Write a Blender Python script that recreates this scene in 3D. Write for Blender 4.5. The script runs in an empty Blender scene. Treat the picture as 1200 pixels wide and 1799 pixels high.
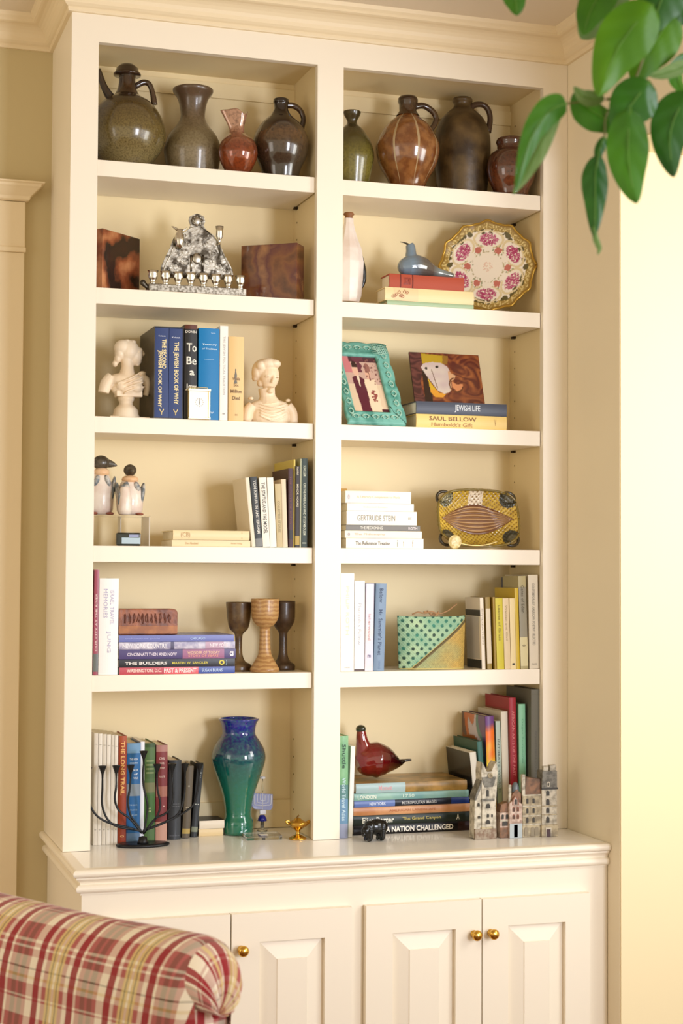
import bpy, bmesh, math, random
from mathutils import Vector, Matrix, noise
random.seed(7)
R = math.radians
S = bpy.context.scene
COL = S.collection
PI = math.pi

# ------------------------------------------------------------------ camera
CAM = Vector((-0.63175, -3.89639, 0.66397))
YAW, PITCH, ROLL, FPX = 0.31054, 0.03593, 0.00538, 2884.67
cf = Vector((math.sin(YAW)*math.cos(PITCH), math.cos(YAW)*math.cos(PITCH), math.sin(PITCH)))
r0 = Vector((math.cos(YAW), -math.sin(YAW), 0)); u0 = r0.cross(cf)
cr = r0*math.cos(ROLL) + u0*math.sin(ROLL); cu = -r0*math.sin(ROLL) + u0*math.cos(ROLL)
cd = bpy.data.cameras.new('camera'); cam = bpy.data.objects.new('camera', cd); COL.objects.link(cam)
cd.sensor_fit = 'HORIZONTAL'; cd.sensor_width = 24.0; cd.lens = FPX/1200*24.0
cd.clip_start = 0.05; cd.clip_end = 60
cam.matrix_world = Matrix(((cr.x, cu.x, -cf.x, CAM.x), (cr.y, cu.y, -cf.y, CAM.y), (cr.z, cu.z, -cf.z, CAM.z), (0, 0, 0, 1)))
cd.dof.use_dof = True; cd.dof.focus_distance = 4.05; cd.dof.aperture_fstop = 7.5
S.camera = cam

# ------------------------------------------------------------------ world, lights, exposure
S.view_settings.view_transform = 'Standard'; S.view_settings.look = 'None'
S.view_settings.gamma = 1.0; S.view_settings.use_curve_mapping = False
S.view_settings.exposure = 0.0
W = bpy.data.worlds.new('world'); S.world = W; W.use_nodes = True
W.node_tree.nodes['Background'].inputs[0].default_value = (1.0, 0.87, 0.64, 1)
W.node_tree.nodes['Background'].inputs[1].default_value = 0.98
def area(name, loc, target, sx, sy, power, col, spread=180):
    l = bpy.data.lights.new(name, 'AREA'); l.shape = 'RECTANGLE'; l.size = sx; l.size_y = sy
    l.energy = power; l.color = col; l.spread = R(spread)
    o = bpy.data.objects.new(name, l); COL.objects.link(o); o.location = loc
    o.rotation_euler = (Vector(target)-Vector(loc)).to_track_quat('-Z', 'Y').to_euler()
    return o
area('window_daylight_right', (2.75, -2.9, 0.8), (0.45, 0, 0.8), 1.3, 1.6, 7.0, (0.84, 0.89, 1.0), 105)
area('window_daylight_left', (-3.2, -2.3, 0.8), (0.5, 0, 0.8), 1.2, 1.6, 11, (1.0, 0.93, 0.86), 150)
area('frontal_light_behind', (1.75, -4.3, 0.8), (0.55, 0, 0.8), 0.7, 1.4, 19, (0.84, 0.88, 1.0), 80)  # frontal area light behind the camera, source not identified
area('window_daylight_alcove', (2.2, -1.5, 1.1), (1.3, -0.25, 1.0), 0.6, 1.0, 8, (1.0, 1.0, 0.94), 120)

# ------------------------------------------------------------------ helpers
def ray(px, py):
    return cf + cr*((px-600)/FPX) - cu*((py-899.5)/FPX)
def aty(px, py, y):
    d = ray(px, py); return CAM + d*((y-CAM.y)/d.y)
def atz(px, py, z):
    d = ray(px, py); return CAM + d*((z-CAM.z)/d.z)
def mpp(x, y):                       # metres per photo pixel at a place
    return ((Vector((x, y, CAM.z))-CAM).dot(cf))/FPX
def srgb(c):
    if isinstance(c, str):
        c = [int(c[i:i+2], 16)/255 for i in (0, 2, 4)]
    return tuple((v/12.92 if v <= 0.04045 else ((v+0.055)/1.055)**2.4) for v in c[:3])+(1.0,)
_mats = {}
def mat(name, col, rough=0.5, metal=0.0, spec=0.5, col2=None, scale=20, bump=0.0, bscale=None, coat=0.0, detail=4, lo=0.4, hi=0.6, trans=0.0, ior=1.45, wave=None):
    if name in _mats: return _mats[name]
    m = bpy.data.materials.new(name); m.use_nodes = True; nt = m.node_tree; b = nt.nodes['Principled BSDF']
    b.inputs['Base Color'].default_value = srgb(col); b.inputs['Roughness'].default_value = rough
    b.inputs['Metallic'].default_value = metal; b.inputs['Specular IOR Level'].default_value = spec
    b.inputs['Coat Weight'].default_value = coat; b.inputs['Coat Roughness'].default_value = 0.08
    b.inputs['Transmission Weight'].default_value = trans; b.inputs['IOR'].default_value = ior
    tc = None
    if col2 is not None or bump:
        tc = nt.nodes.new('ShaderNodeTexCoord')
    if col2 is not None:
        if wave:
            n = nt.nodes.new('ShaderNodeTexWave'); n.bands_direction = wave; n.inputs['Scale'].default_value = scale
            n.inputs['Distortion'].default_value = 4; n.inputs['Detail'].default_value = 3; n.inputs['Detail Scale'].default_value = 2; fo = n.outputs['Fac']
        else:
            n = nt.nodes.new('ShaderNodeTexNoise'); n.inputs['Scale'].default_value = scale; n.inputs['Detail'].default_value = detail; fo = n.outputs['Fac']
        nt.links.new(tc.outputs['Object'], n.inputs['Vector'])
        rp = nt.nodes.new('ShaderNodeValToRGB'); rp.color_ramp.elements[0].position = lo; rp.color_ramp.elements[1].position = hi
        rp.color_ramp.elements[0].color = srgb(col); rp.color_ramp.elements[1].color = srgb(col2)
        nt.links.new(fo, rp.inputs[0]); nt.links.new(rp.outputs[0], b.inputs['Base Color'])
    if bump:
        n2 = nt.nodes.new('ShaderNodeTexNoise'); n2.inputs['Scale'].default_value = bscale or scale; n2.inputs['Detail'].default_value = 3
        nt.links.new(tc.outputs['Object'], n2.inputs['Vector'])
        bp = nt.nodes.new('ShaderNodeBump'); bp.inputs['Strength'].default_value = bump; bp.inputs['Distance'].default_value = 0.002
        nt.links.new(n2.outputs['Fac'], bp.inputs['Height']); nt.links.new(bp.outputs[0], b.inputs['Normal'])
    _mats[name] = m
    return m
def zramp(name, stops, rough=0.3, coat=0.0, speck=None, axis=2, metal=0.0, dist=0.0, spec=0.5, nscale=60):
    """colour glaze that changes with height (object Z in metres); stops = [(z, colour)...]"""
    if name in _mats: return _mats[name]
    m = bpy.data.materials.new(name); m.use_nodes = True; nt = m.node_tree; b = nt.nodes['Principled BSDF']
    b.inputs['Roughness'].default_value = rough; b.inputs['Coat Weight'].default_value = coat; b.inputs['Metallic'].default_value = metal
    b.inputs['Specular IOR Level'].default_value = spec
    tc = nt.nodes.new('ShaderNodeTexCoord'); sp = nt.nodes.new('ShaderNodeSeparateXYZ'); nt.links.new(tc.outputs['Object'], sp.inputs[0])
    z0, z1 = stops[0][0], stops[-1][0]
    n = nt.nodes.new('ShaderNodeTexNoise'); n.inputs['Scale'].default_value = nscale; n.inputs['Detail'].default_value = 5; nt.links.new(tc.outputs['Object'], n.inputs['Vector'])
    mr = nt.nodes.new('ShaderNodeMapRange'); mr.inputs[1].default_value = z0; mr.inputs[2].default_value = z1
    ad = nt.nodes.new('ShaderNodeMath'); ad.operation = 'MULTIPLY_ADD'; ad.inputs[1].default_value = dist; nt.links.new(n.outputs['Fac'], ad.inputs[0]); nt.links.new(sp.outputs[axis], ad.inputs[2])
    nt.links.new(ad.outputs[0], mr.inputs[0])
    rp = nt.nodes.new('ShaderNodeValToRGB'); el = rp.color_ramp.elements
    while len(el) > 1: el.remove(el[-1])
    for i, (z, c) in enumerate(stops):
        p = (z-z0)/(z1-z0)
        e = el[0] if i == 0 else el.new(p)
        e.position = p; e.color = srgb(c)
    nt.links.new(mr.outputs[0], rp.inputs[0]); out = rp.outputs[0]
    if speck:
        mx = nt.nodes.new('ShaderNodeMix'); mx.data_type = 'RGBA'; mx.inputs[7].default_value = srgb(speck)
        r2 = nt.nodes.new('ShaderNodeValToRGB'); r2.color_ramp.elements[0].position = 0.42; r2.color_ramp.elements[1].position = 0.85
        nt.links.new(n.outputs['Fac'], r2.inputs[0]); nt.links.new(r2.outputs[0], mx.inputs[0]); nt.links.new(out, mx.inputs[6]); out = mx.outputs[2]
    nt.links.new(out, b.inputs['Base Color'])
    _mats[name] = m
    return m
def paintmat(name='printed_surface', rough=0.45, coat=0.0, spec=0.4):
    if name in _mats: return _mats[name]
    m = bpy.data.materials.new(name); m.use_nodes = True; nt = m.node_tree; b = nt.nodes['Principled BSDF']
    a = nt.nodes.new('ShaderNodeAttribute'); a.attribute_name = 'print'
    nt.links.new(a.outputs['Color'], b.inputs['Base Color']); b.inputs['Roughness'].default_value = rough
    b.inputs['Coat Weight'].default_value = coat; b.inputs['Specular IOR Level'].default_value = spec
    _mats[name] = m
    return m

class MB:
    """collects shapes; build() links them as ONE mesh object"""
    def __init__(s): s.v = []; s.f = []; s.sm = []; s.mi = []; s.m = 0; s.uv = None; s.col = None
    def add(s, vs, fs, smooth=False):
        o = len(s.v); s.v += [tuple(v) for v in vs]
        for f in fs: s.f.append([i+o for i in f]); s.sm.append(smooth); s.mi.append(s.m)
        return o
    def box(s, x0, x1, y0, y1, z0, z1, M=None):
        vs = [Vector((x, y, z)) for z in (z0, z1) for y in (y0, y1) for x in (x0, x1)]
        if M is not None: vs = [M @ v for v in vs]
        s.add(vs, [(0, 2, 3, 1), (4, 5, 7, 6), (0, 1, 5, 4), (2, 6, 7, 3), (0, 4, 6, 2), (1, 3, 7, 5)]); return s
    def prism(s, pts, a, b, axis=1, M=None, smooth=False):
        """2D outline extruded along an axis: axis 1: pts (x,z) along y; axis 2: (x,y) along z; axis 0: (y,z) along x"""
        def mk(p, t):
            return Vector((p[0], t, p[1])) if axis == 1 else (Vector((p[0], p[1], t)) if axis == 2 else Vector((t, p[0], p[1])))
        n = len(pts); vs = [mk(p, a) for p in pts]+[mk(p, b) for p in pts]
        if M is not None: vs = [M @ v for v in vs]
        fs = [(i, (i+1) % n, (i+1) % n+n, i+n) for i in range(n)]
        o = s.add(vs, fs, smooth); s.add([], [], False)
        s.f.append([o+i for i in range(n)][::-1]); s.sm.append(False); s.mi.append(s.m)
        s.f.append([o+n+i for i in range(n)]); s.sm.append(False); s.mi.append(s.m)
        return s
    def lathe(s, prof, n=40, c=(0, 0), M=None, cap=True, ell=1.0):
        vs = []
        for r, z in prof:
            for k in range(n):
                a = 2*PI*k/n; vs.append(Vector((c[0]+r*math.cos(a), c[1]+r*ell*math.sin(a), z)))
        if M is not None: vs = [M @ v for v in vs]
        fs = []
        for j in range(len(prof)-1):
            for k in range(n):
                k2 = (k+1) % n; fs.append((j*n+k, j*n+k2, (j+1)*n+k2, (j+1)*n+k))
        o = s.add(vs, fs, True)
        if cap:
            s.f.append([o+k for k in range(n)][::-1]); s.sm.append(False); s.mi.append(s.m)
            q = o+(len(prof)-1)*n; s.f.append([q+k for k in range(n)]); s.sm.append(False); s.mi.append(s.m)
        return s
    def ell(s, c, r, n=20, m=12, M=None):
        vs = [Vector((c[0]+r[0]*math.sin(PI*j/m)*math.cos(2*PI*k/n), c[1]+r[1]*math.sin(PI*j/m)*math.sin(2*PI*k/n), c[2]+r[2]*math.cos(PI*j/m))) for j in range(1, m) for k in range(n)]
        vs += [Vector((c[0], c[1], c[2]+r[2])), Vector((c[0], c[1], c[2]-r[2]))]
        if M is not None: vs = [M @ v for v in vs]
        fs = []
        for j in range(m-2):
            for k in range(n): k2 = (k+1) % n; fs.append((j*n+k, (j+1)*n+k, (j+1)*n+k2, j*n+k2))
        t = (m-1)*n
        for k in range(n): k2 = (k+1) % n; fs.append((t, k, k2)); fs.append((t+1, (m-2)*n+k2, (m-2)*n+k))
        s.add(vs, fs, True); return s
    def tube(s, pts, rad, n=10, sub=5, flat=1.0, spline=True):
        pts = [Vector(p) for p in pts]; k = len(pts)
        rad = [rad]*k if not isinstance(rad, (list, tuple)) else list(rad)
        P, Q = [], []
        if spline and k > 2:
            for i in range(k-1):
                p0 = pts[max(i-1, 0)]; p1 = pts[i]; p2 = pts[i+1]; p3 = pts[min(i+2, k-1)]
                for j in range(sub):
                    t = j/sub
                    P.append(0.5*((2*p1)+(p2-p0)*t+(2*p0-5*p1+4*p2-p3)*t*t+(3*p1-p0-3*p2+p3)*t**3)); Q.append(rad[i]*(1-t)+rad[i+1]*t)
            P.append(pts[-1]); Q.append(rad[-1])
        else: P, Q = pts, rad
        d0 = (P[1]-P[0]).normalized(); up = Vector((0, 1, 0)) if abs(d0.y) < 0.9 else Vector((1, 0, 0))
        a = d0.cross(up).normalized(); vs = []
        for i, p in enumerate(P):
            d = (P[min(i+1, len(P)-1)]-P[max(i-1, 0)]).normalized()
            a = (a-d*a.dot(d)).normalized(); b = d.cross(a)
            for j in range(n):
                t = 2*PI*j/n; vs.append(p+(a*math.cos(t)+b*math.sin(t)*flat)*Q[i])
        fs = [(i*n+j, i*n+(j+1) % n, (i+1)*n+(j+1) % n, (i+1)*n+j) for i in range(len(P)-1) for j in range(n)]
        o = s.add(vs, fs, True)
        s.f.append([o+j for j in range(n)][::-1]); s.sm.append(False); s.mi.append(s.m)
        q = o+(len(P)-1)*n; s.f.append([q+j for j in range(n)]); s.sm.append(False); s.mi.append(s.m)
        return s
    def grid(s, fn, nu, nv, smooth=True, colfn=None, uv=False):
        """fn(u,v)->Vector; colfn(u,v)->linear rgb per vertex (attribute 'print'); uv -> map u,v"""
        vs = [fn(i/nu, j/nv) for j in range(nv+1) for i in range(nu+1)]
        fs = [(j*(nu+1)+i, j*(nu+1)+i+1, (j+1)*(nu+1)+i+1, (j+1)*(nu+1)+i) for j in range(nv) for i in range(nu)]
        o = s.add(vs, fs, smooth)
        if colfn:
            s.col = s.col or {}
            for j in range(nv+1):
                for i in range(nu+1): s.col[o+j*(nu+1)+i] = colfn(i/nu, j/nv)
        if uv:
            s.uv = s.uv or {}
            for j in range(nv+1):
                for i in range(nu+1): s.uv[o+j*(nu+1)+i] = (i/nu, j/nv)
        return s
    def mesh(s, name, mats, bevel=0, seg=2, fix=True):
        me = bpy.data.meshes.new(name); me.from_pydata(s.v, [], s.f)
        me.polygons.foreach_set('use_smooth', s.sm); me.polygons.foreach_set('material_index', s.mi)
        if s.col:
            at = me.color_attributes.new('print', 'FLOAT_COLOR', 'POINT')
            for i in range(len(s.v)):
                c = s.col.get(i, (1, 1, 1)); at.data[i].color = (c[0], c[1], c[2], 1)
        if s.uv:
            ul = me.uv_layers.new(name='map')
            for l in me.loops: ul.data[l.index].uv = s.uv.get(l.vertex_index, (0, 0))
        for m in (mats if isinstance(mats, (list, tuple)) else [mats]): me.materials.append(m)
        if fix or bevel:
            bm = bmesh.new(); bm.from_mesh(me)
            if fix: bmesh.ops.recalc_face_normals(bm, faces=bm.faces)
            if bevel:
                es = [e for e in bm.edges if len(e.link_faces) == 2 and e.calc_face_angle(0) > 0.6]
                bmesh.ops.bevel(bm, geom=es, offset=bevel, segments=seg, affect='EDGES', profile=0.5, clamp_overlap=True)
            bm.to_mesh(me); bm.free()
        me.validate(); return me
def link(name, me, parent=None, label=None, loc=None):
    o = bpy.data.objects.new(name, me); COL.objects.link(o)
    if parent is not None: o.parent = parent
    if label: o['label'] = label
    if loc is not None: o.location = loc
    return o
def part(t, name, mb, m, bevel=0, seg=2, label=None, kind=None, fix=True):
    o = link(name, mb.mesh(name, m, bevel, seg, fix), t, label)
    if kind: o['kind'] = kind
    return o
def thing(name, label, cat, loc=(0, 0, 0), rot=(0, 0, 0), group=None):
    o = bpy.data.objects.new(name, None); COL.objects.link(o); o.empty_display_size = 0.02
    o.location = loc; o.rotation_euler = rot; o['label'] = label; o['category'] = cat
    if group: o['group'] = group
    return o
def solo(name, mb, m, label, cat, loc=(0, 0, 0), rot=(0, 0, 0), group=None, bevel=0, fix=True):
    o = link(name, mb.mesh(name, m, bevel, 2, fix)); o.location = loc; o.rotation_euler = rot
    o['label'] = label; o['category'] = cat
    if group: o['group'] = group
    return o
def struct(name, mb, m, bevel=0, parent=None):
    o = link(name, mb.mesh(name, m, bevel), parent)
    if parent is None: o['kind'] = 'structure'
    return o
def fuse(mb, voxel, name, m, smooth=6):
    """melts overlapping solids into one continuous skin"""
    me = mb.mesh('tmp', m); o = bpy.data.objects.new('tmp', me); COL.objects.link(o)
    r = o.modifiers.new('r', 'REMESH'); r.mode = 'VOXEL'; r.voxel_size = voxel; r.use_smooth_shade = True
    k = o.modifiers.new('s', 'SMOOTH'); k.factor = 0.5; k.iterations = smooth
    dg = bpy.context.evaluated_depsgraph_get(); dg.update()
    out = bpy.data.meshes.new_from_object(o.evaluated_get(dg)); out.name = name
    bpy.data.objects.remove(o); bpy.data.meshes.remove(me)
    out.materials.clear()
    for q in (m if isinstance(m, (list, tuple)) else [m]): out.materials.append(q)
    return out
_txt = {}
def text_geo(s, bold=0.0):
    k = (s, bold)
    if k in _txt: return _txt[k]
    c = bpy.data.curves.new('t', 'FONT'); c.body = s; c.resolution_u = 2; c.offset = bold
    o = bpy.data.objects.new('t', c); COL.objects.link(o)
    dg = bpy.context.evaluated_depsgraph_get(); dg.update()
    me = bpy.data.meshes.new_from_object(o.evaluated_get(dg))
    vs = [v.co.copy() for v in me.vertices]; fs = [list(p.vertices) for p in me.polygons]
    bpy.data.objects.remove(o); bpy.data.curves.remove(c); bpy.data.meshes.remove(me)
    xs = [v.x for v in vs]; ys = [v.y for v in vs]
    x0, x1, y0, y1 = min(xs), max(xs), min(ys), max(ys)
    vs = [((v.x-x0)/(x1-x0)-0.5, (v.y-y0)/(y1-y0)-0.5) for v in vs]
    _txt[k] = (vs, fs); return _txt[k]
def put_text(mb, s, fn, L, Hh, bold=0.012):
    """fn(a,b) maps text-plane metres to a 3D point"""
    vs, fs = text_geo(s, bold)
    mb.add([fn(a*L, b*Hh) for a, b in vs], fs)
# ------------------------------------------------------------------ the setting
PAINT = mat('cream_cabinet_paint', 'f3e9d6', 0.38, bump=0.02, bscale=60)
PAINTIN = mat('cream_cabinet_shade_paint', 'eedaac', 0.5)  # cabinet paint with the interior's warm shade put into its colour
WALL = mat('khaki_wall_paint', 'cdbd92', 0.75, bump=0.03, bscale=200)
WALL2 = mat('lightened_wall_paint', 'efe3c8', 0.75)  # wall paint lightened, the right wall's stronger light put into its colour
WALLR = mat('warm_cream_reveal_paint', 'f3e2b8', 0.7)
CEIL = mat('ceiling_white_paint', 'e9dcc6', 0.8)
TRIMP = mat('cream_trim_paint', 'eddbb8', 0.45)
FLOORM = mat('oak_floor', '8a5a34', 0.4, col2='6f4526', scale=6, wave='X')
ZF = -0.88; ZC = 2.075
X0, X1, X2, X3, X4, X5 = -0.065, 0.0, 0.55, 0.618, 1.168, 1.238
Sz = [1.6503, 1.3413, 1.0313, 0.7215, 0.4127]
ST = 0.0391; ZT = 1.9315; YI = 0.225; YB = 0.332; SET = 0.014
struct('floor', MB().box(-2.5, 3.2, -4.6, 0.5, ZF-0.05, ZF), FLOORM)
struct('ceiling', MB().box(-2.5, 3.2, -4.6, 0.5, ZC, ZC+0.05), CEIL)
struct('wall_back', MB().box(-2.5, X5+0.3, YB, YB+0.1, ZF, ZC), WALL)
# right wall: stub, header over the opening, reveal
wr = MB(); YJ = -0.295; HZ = 1.703
wr.box(X5, X5+0.5, YJ+0.004, YB, ZF, ZC); wr.box(X5, X5+0.5, -1.9, YJ+0.004, HZ+0.004, ZC)
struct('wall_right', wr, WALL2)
rv = MB(); rv.box(X5+0.0015, X5+0.5, YJ, YJ+0.004, ZF, HZ); rv.box(X5+0.0015, X5+0.5, -1.9, YJ, HZ, HZ+0.004)
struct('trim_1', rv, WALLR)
# crown moulding profile (d = out from the wall, z)
ZCR = 1.9975
def crown(pts, dirs, name):
    """profile swept along a polyline of (x,y) with mitred corners; the room lies on the left of travel"""
    prof = [(0, ZCR), (0.009, ZCR), (0.011, ZCR+0.004), (0.011, ZCR+0.010), (0.016, ZCR+0.013), (0.019, ZCR+0.016)]
    for k in range(7):
        a = k/6*PI/2; prof.append((0.021+0.032*(1-math.cos(a)), ZCR+0.018+0.036*math.sin(a)))
    prof += [(0.058, ZCR+0.056), (0.058, ZCR+0.062), (0.064, ZCR+0.068), (0.066, ZCR+0.0775), (0, ZCR+0.0775)]
    mb = MB(); n = len(prof); vs = []
    for (x, y), (dx, dy) in zip(pts, dirs):
        for d, z in prof: vs.append((x+dx*d, y+dy*d, z))
    fs = [(i*n+j, i*n+(j+1) % n, (i+1)*n+(j+1) % n, (i+1)*n+j) for i in range(len(pts)-1) for j in range(n)]
    mb.add(vs, fs); return mb
struct('trim_2', crown([(-2.5, YB), (X0, YB), (X0, 0), (X5, 0), (X5, -1.9)], [(0, -1), (-1, -1), (-1, -1), (-1, -1), (-1, 0)], 'c'), TRIMP)
# door casing at the far left on the back wall
dt = MB(); xa = -0.137
dt.box(-1.3, xa+0.003, YB-0.022, YB, ZF, 1.47); dt.box(-1.3, xa+0.006, YB-0.030, YB, 1.47, 1.483)
dt.box(-1.3, xa+0.004, YB-0.024, YB, 1.483, 1.60)
pr = [(0, 1.60), (0.010, 1.604), (0.012, 1.612), (0.020, 1.620), (0.030, 1.630), (0.036, 1.634), (0.036, 1.640), (0.044, 1.642), (0.044, 1.646), (0, 1.646)]
n = len(pr); vs = []
for px, dx in ((-1.3, 0), (xa+0.004, 1)):
    for d, z in pr: vs.append((px+dx*d, YB-0.024-d, z))
for d, z in pr: vs.append((xa+0.004+d, YB, z))
dt.add(vs, [(i*n+j, i*n+(j+1) % n, (i+1)*n+(j+1) % n, (i+1)*n+j) for i in range(2) for j in range(n)])
struct('trim_3', dt, TRIMP, bevel=0.002)

# ------------------------------------------------------------------ built-in bookcase
bc = thing('bookcase', 'tall cream painted built-in bookcase with two bays of shelves', 'bookcase', (0, 0, 0))
ff = MB()
ff.box(X0, X1, 0, 0.02, 0.001, ZT); ff.box(X2, X3, 0, 0.02, 0.001, ZT); ff.box(X4, X5-0.001, 0, 0.02, 0.001, ZT); ff.box(X0, X5-0.001, 0, 0.02, ZT, ZCR+0.02)
part(bc, 'face_frame', ff, PAINT)
part(bc, 'side_panel', MB().box(X0, X1-0.012, 0.02, YB, 0.001, ZCR+0.02), PAINT)
part(bc, 'divider', MB().box(X2+0.004, X3-0.004, 0.02, YI, 0.001, ZT+0.03), PAINTIN)
part(bc, 'side_panel', MB().box(X4+0.004, X5-0.001, 0.02, YI, 0.001, ZT+0.03), PAINTIN)
part(bc, 'back_panel', MB().box(X1-0.012, X5-0.001, YI, YI+0.015, 0.001, ZCR), PAINTIN)
part(bc, 'top_panel', MB().box(X1-0.012, X5-0.001, 0.02, YI, ZT+0.012, ZT+0.03), PAINTIN)
# little cleats on the back panel (seam lines seen in the photograph)
for z, h in ((1.888, 0.04), (0.070, 0.002)):
    for a, b in ((X1-0.01, X2+0.004), (X3-0.004, X4+0.004)):
        part(bc, 'cleat', MB().box(a, b, YI-0.007, YI, z if h > .01 else 0.001, z+h), PAINTIN, bevel=0.001)
SLOT = mat('dark_pin_metal', '3a2c1a', 0.5, metal=0.6)  # dark brown metal of the shelf clips
HOLE = mat('pin_hole', '8d7448', 0.8)
shelf_me = MB().box(0.0015, 0.5485, SET, YI-0.002, -ST, 0).mesh('shelf', PAINT, 0.0012)
for a in (X1, X3):
    for z in Sz:
        link('shelf', shelf_me, bc, loc=(a, 0, z))
clip = MB().box(-0.006, 0.003, -0.006, 0.006, -0.006, 0).mesh('shelf_clip', SLOT)
hole = MB().lathe([(0.0022, 0), (0.0022, 0.0008)], 10, M=Matrix.Rotation(-PI/2, 4, 'Y')).mesh('pin_hole', HOLE)
for a in (X2+0.004, X4+0.004):
    for z in Sz:
        link('shelf_clip', clip, bc, loc=(a-0.003, YI-0.035, z-ST))
    for z in Sz+[0.0]:
        for k in range(5): 
            link('pin_hole', hole, bc, loc=(a-0.0002, YI-0.035, z+0.05+0.045*k))

# countertop with moulded edge
YCF = -0.2477; XCL = -0.0768
ct = thing('countertop', 'cream painted cabinet top with a rounded moulded edge under the shelves', 'countertop')
def edge_loft(prof, name):
    # path: left back -> left front -> right front, profile (outset, z)
    mb = MB(); n = len(prof); vs = []
    ox, oy = XCL+0.02, YCF+0.02
    path = [((ox, YB), (-1, 0)), ((ox, oy), (-1, -1)), ((X5-0.001, oy), (0, -1))]
    for (x, y), (dx, dy) in path:
        for d, z in prof: vs.append((x+dx*d, y+dy*d, z))
    mb.add(vs, [(i*n+j, i*n+(j+1) % n, (i+1)*n+(j+1) % n, (i+1)*n+j) for i in range(2) for j in range(n)], False)
    for q in (0, 2): mb.f.append([q*n+j for j in range(n)]); mb.sm.append(False); mb.mi.append(0)
    return mb
nose = [(-0.01, 0)]+[(0.011+0.009*math.sin(a*PI/8), -0.009+0.009*math.cos(a*PI/8)) for a in range(9)]+[(-0.01, -0.018)]
part(ct, 'nosing', edge_loft(nose, 'n'), PAINT)
cove = [(-0.01, -0.018), (0.012, -0.018), (0.012, -0.022)]+[(0.002+0.009*(1-math.sin(a*PI/10)), -0.022-0.012*a/5) for a in range(6)]
cove += [(0.004+0.008*math.sin(a*PI/8), -0.044+0.009*math.cos(a*PI/8)) for a in range(9)]+[(0.001, -0.0535), (0.001, -0.058), (-0.01, -0.058)]
part(ct, 'cove_moulding', edge_loft(cove, 'c'), PAINT)
part(ct, 'top', MB().box(XCL+0.03, X5-0.0015, YCF+0.03, YB-0.0005, -0.018, 0), mat('sky_whitened_top_paint', 'fbf8f1', 0.3, coat=0.4))  # whiter colour stands in for cool sky light on the top
# base cabinet with four raised-panel doors
BRASS = mat('polished_brass', 'd9ab4e', 0.18, metal=1.0)
YF = YCF+0.02
bs = thing('base_cabinet', 'cream base cabinet with raised panel doors and brass knobs', 'cabinet', (0, 0, 0))
part(bs, 'body', MB().box(XCL+0.022, X5-0.0015, YF+0.001, YB-0.001, ZF+0.09, -0.0585), PAINT)
part(bs, 'toe_kick', MB().box(XCL+0.04, X5-0.003, YF+0.06, YB-0.002, ZF+0.001, ZF+0.09), PAINT)
def cab_door(x0, x1, knob_x):
    yb, yf = YF, YF-0.019; zt, zb = -0.116, -0.79; s = 0.066
    fr = MB(); fr.box(x0, x0+s, yf, yb, zb, zt); fr.box(x1-s, x1, yf, yb, zb, zt)
    fr.box(x0+s, x1-s, yf, yb, zt-s, zt); fr.box(x0+s, x1-s, yf, yb, zb, zb+s)
    # rounded outer lip
    d = part(bs, 'door', fr, PAINT)
    bm = MB(); a0, a1, c0, c1 = x0+s, x1-s, zb+s, zt-s
    def ring(i, y): return [(a0+i, y, c0+i), (a1-i, y, c0+i), (a1-i, y, c1-i), (a0+i, y, c1-i)]
    vs = ring(0, yb)+ring(0, yb-0.004)+ring(0.004, yb-0.004)+ring(0.041, yf+0.0025)+ring(0.0425, yf+0.0005)
    fs = [(r*4+k, r*4+(k+1) % 4, r*4+4+(k+1) % 4, r*4+4+k) for r in range(4) for k in range(4)]+[(16, 17, 18, 19)]
    bm.add(vs, fs); p = part(d, 'panel', bm, PAINT)
    M = Matrix.Translation((knob_x, yf, -0.196)) @ Matrix.Rotation(PI/2, 4, 'X')
    k = part(d, 'knob', MB().lathe([(0.0001, 0), (0.009, 0), (0.009, 0.002), (0.0045, 0.004), (0.0042, 0.011), (0.0085, 0.0145), (0.0125, 0.019), (0.0128, 0.0225), (0.0105, 0.0265), (0.006, 0.029), (0.0001, 0.0297)], 28, M=M, cap=False), BRASS)
    return d
yd = YF-0.019
dx = lambda px, py=1700: aty(px, py, yd).x
gapL = dx(405.5); mL = dx(618.5); mR = dx(643); gapR = dx(847); rR = dx(1037)
cab_door(2*gapL-mL, gapL-0.0015, gapL-0.022)
cab_door(gapL+0.0015, mL, gapL+0.024)
cab_door(mR, gapR-0.0015, gapR-0.021)
cab_door(gapR+0.0015, rR, gapR+0.022)
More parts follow.
